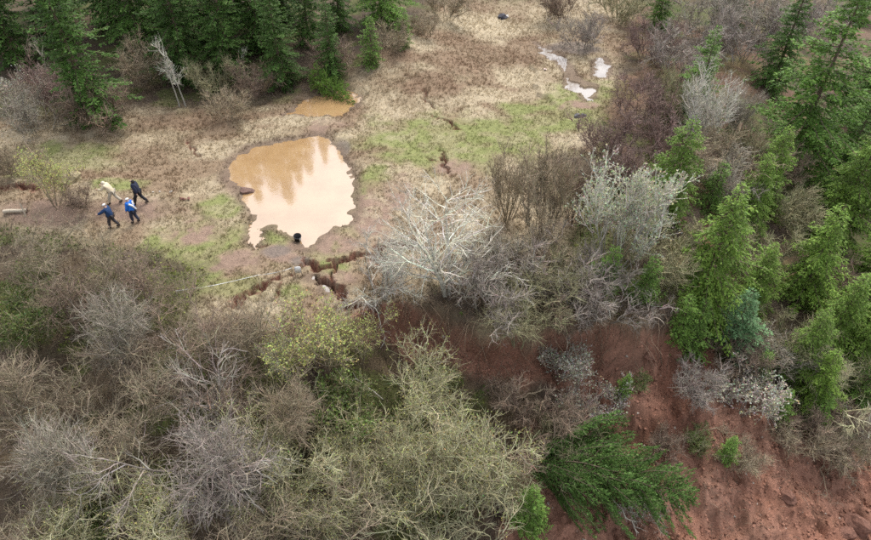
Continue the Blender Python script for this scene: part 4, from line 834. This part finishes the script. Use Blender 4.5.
    # face on the front of the head
    hc = hed + Vector((0, .0, .0)); fz = (up(1.6, 0, 1) - up(1.6)).normalized(); uz = (up(1.7) - up(1.6)).normalized(); rx_ = Vector((1, 0, 0))
    nose = [hc + fz * .085 + uz * .025, hc + fz * .112 - uz * .012, hc + fz * .088 - uz * .02]
    obj('nose', mesh_np('nose', *join([tubes(np.array([nose]), np.array([[.009, .016, .010]]), 5)])), M_SKIN, bod)
    mo = [hc + fz * .088 - uz * .05 + rx_ * s for s in (-.025, 0, .025)]; obj('mouth', mesh_np('mouth', *join([tubes(np.array([mo]), np.array([[.004, .007, .004]]), 5)])), cloth('lip', (.35, .14, .12)), bod)
    for s in (-1, 1):
        e_ = hc + fz * .082 + uz * .022 + rx_ * s * .032; obj('eye', mesh_np('eye', *join([tubes(np.array([[e_ - rx_ * .012, e_, e_ + rx_ * .012]]), np.array([[.003, .009, .003]]), 6)])), M_BLACK, bod)
        q_ = hc + rx_ * s * .088; obj('ear', mesh_np('ear', *join([tubes(np.array([[q_ + uz * .03, q_ + rx_ * s * .012, q_ - uz * .03]]), np.array([[.010, .017, .008]]), 5)])), M_SKIN, bod)
    # hood, cap or hair
    cm = cloth(*cap); cc = up(1.635, 0, .01)
    if hood: skin_obj('hood', [up(1.46, 0, -.03), up(1.58, 0, -.025), up(1.70, 0, -.01)], [(0, 1), (1, 2)], [.10, (.118, .12), (.085, .09)], cm, t)
    else: skin_obj('cap', [up(1.625, 0, -.02), up(1.70, 0, 0), up(1.735, 0, .01)], [(0, 1), (1, 2)], [(.125, .13), (.115, .12), (.06, .06)], cm, t)
    if stripe:   # pale band running down the back and over the shoulders of the jacket
        pts = [up(1.44, s_ * .17, -.15) for s_ in (-1, )] + [up(1.25, -.02, -.22), up(.95, .12, -.22)]
        pts2 = [up(1.46, .16, -.13), up(1.30, .08, -.21), up(1.1, 0, -.225)]
        obj('stripe', mesh_np('stripe', *join([tubes(np.array([pts]), np.array([[.055, .06, .045]]), 6), tubes(np.array([pts2]), np.array([[.05, .05, .03]]), 6)])), cloth(*stripe), jak)
    if bag:
        skin_obj('bag', [up(1.05, .12, .22), up(1.2, .1, .24)], [(0, 1)], [(.11, .08), (.10, .07)], cloth(*bag), t)
    return t
LEFT = PI / 2
person(116.5, 204, 'person in a beige hooded coat stooping forward, carrying a red-brown bag', LEFT, R(30), .8, ('beige', (.62, .52, .36)), ('sand', (.48, .43, .34)), ('cream', (.68, .60, .46)), (R(40), R(60), .15), (R(35), R(70), .2), True, None, 1.72, ('redbag', (.25, .07, .05)))
person(142, 204, 'person in a dark navy coat striding left, rearmost at the upper right', LEFT, R(8), .8, ('navy', (.025, .03, .055)), ('black', (.02, .02, .025)), ('darkhair', (.03, .025, .022)), (R(-20), R(15), .15), (R(20), R(20), .15), True, None, 1.8)
person(137, 223, 'person in a bright blue jacket with white stripes and white cap', LEFT - .35, R(6), .35, ('blue', (.02, .16, .62)), ('darkblue', (.03, .035, .06)), ('whitecap', (.75, .73, .70)), (R(10), R(20), .15), (R(-5), R(15), .15), False, ('white', (.75, .75, .76)), 1.75)
person(115.5, 228, 'person in a dark blue jacket and white cap reaching one arm forward', LEFT, R(10), .55, ('deepblue', (.02, .05, .13)), ('charcoal', (.05, .045, .05)), ('whitecap', (.75, .73, .70)), (R(55), R(10), .25), (R(-10), R(20), .15), False, None, 1.72)
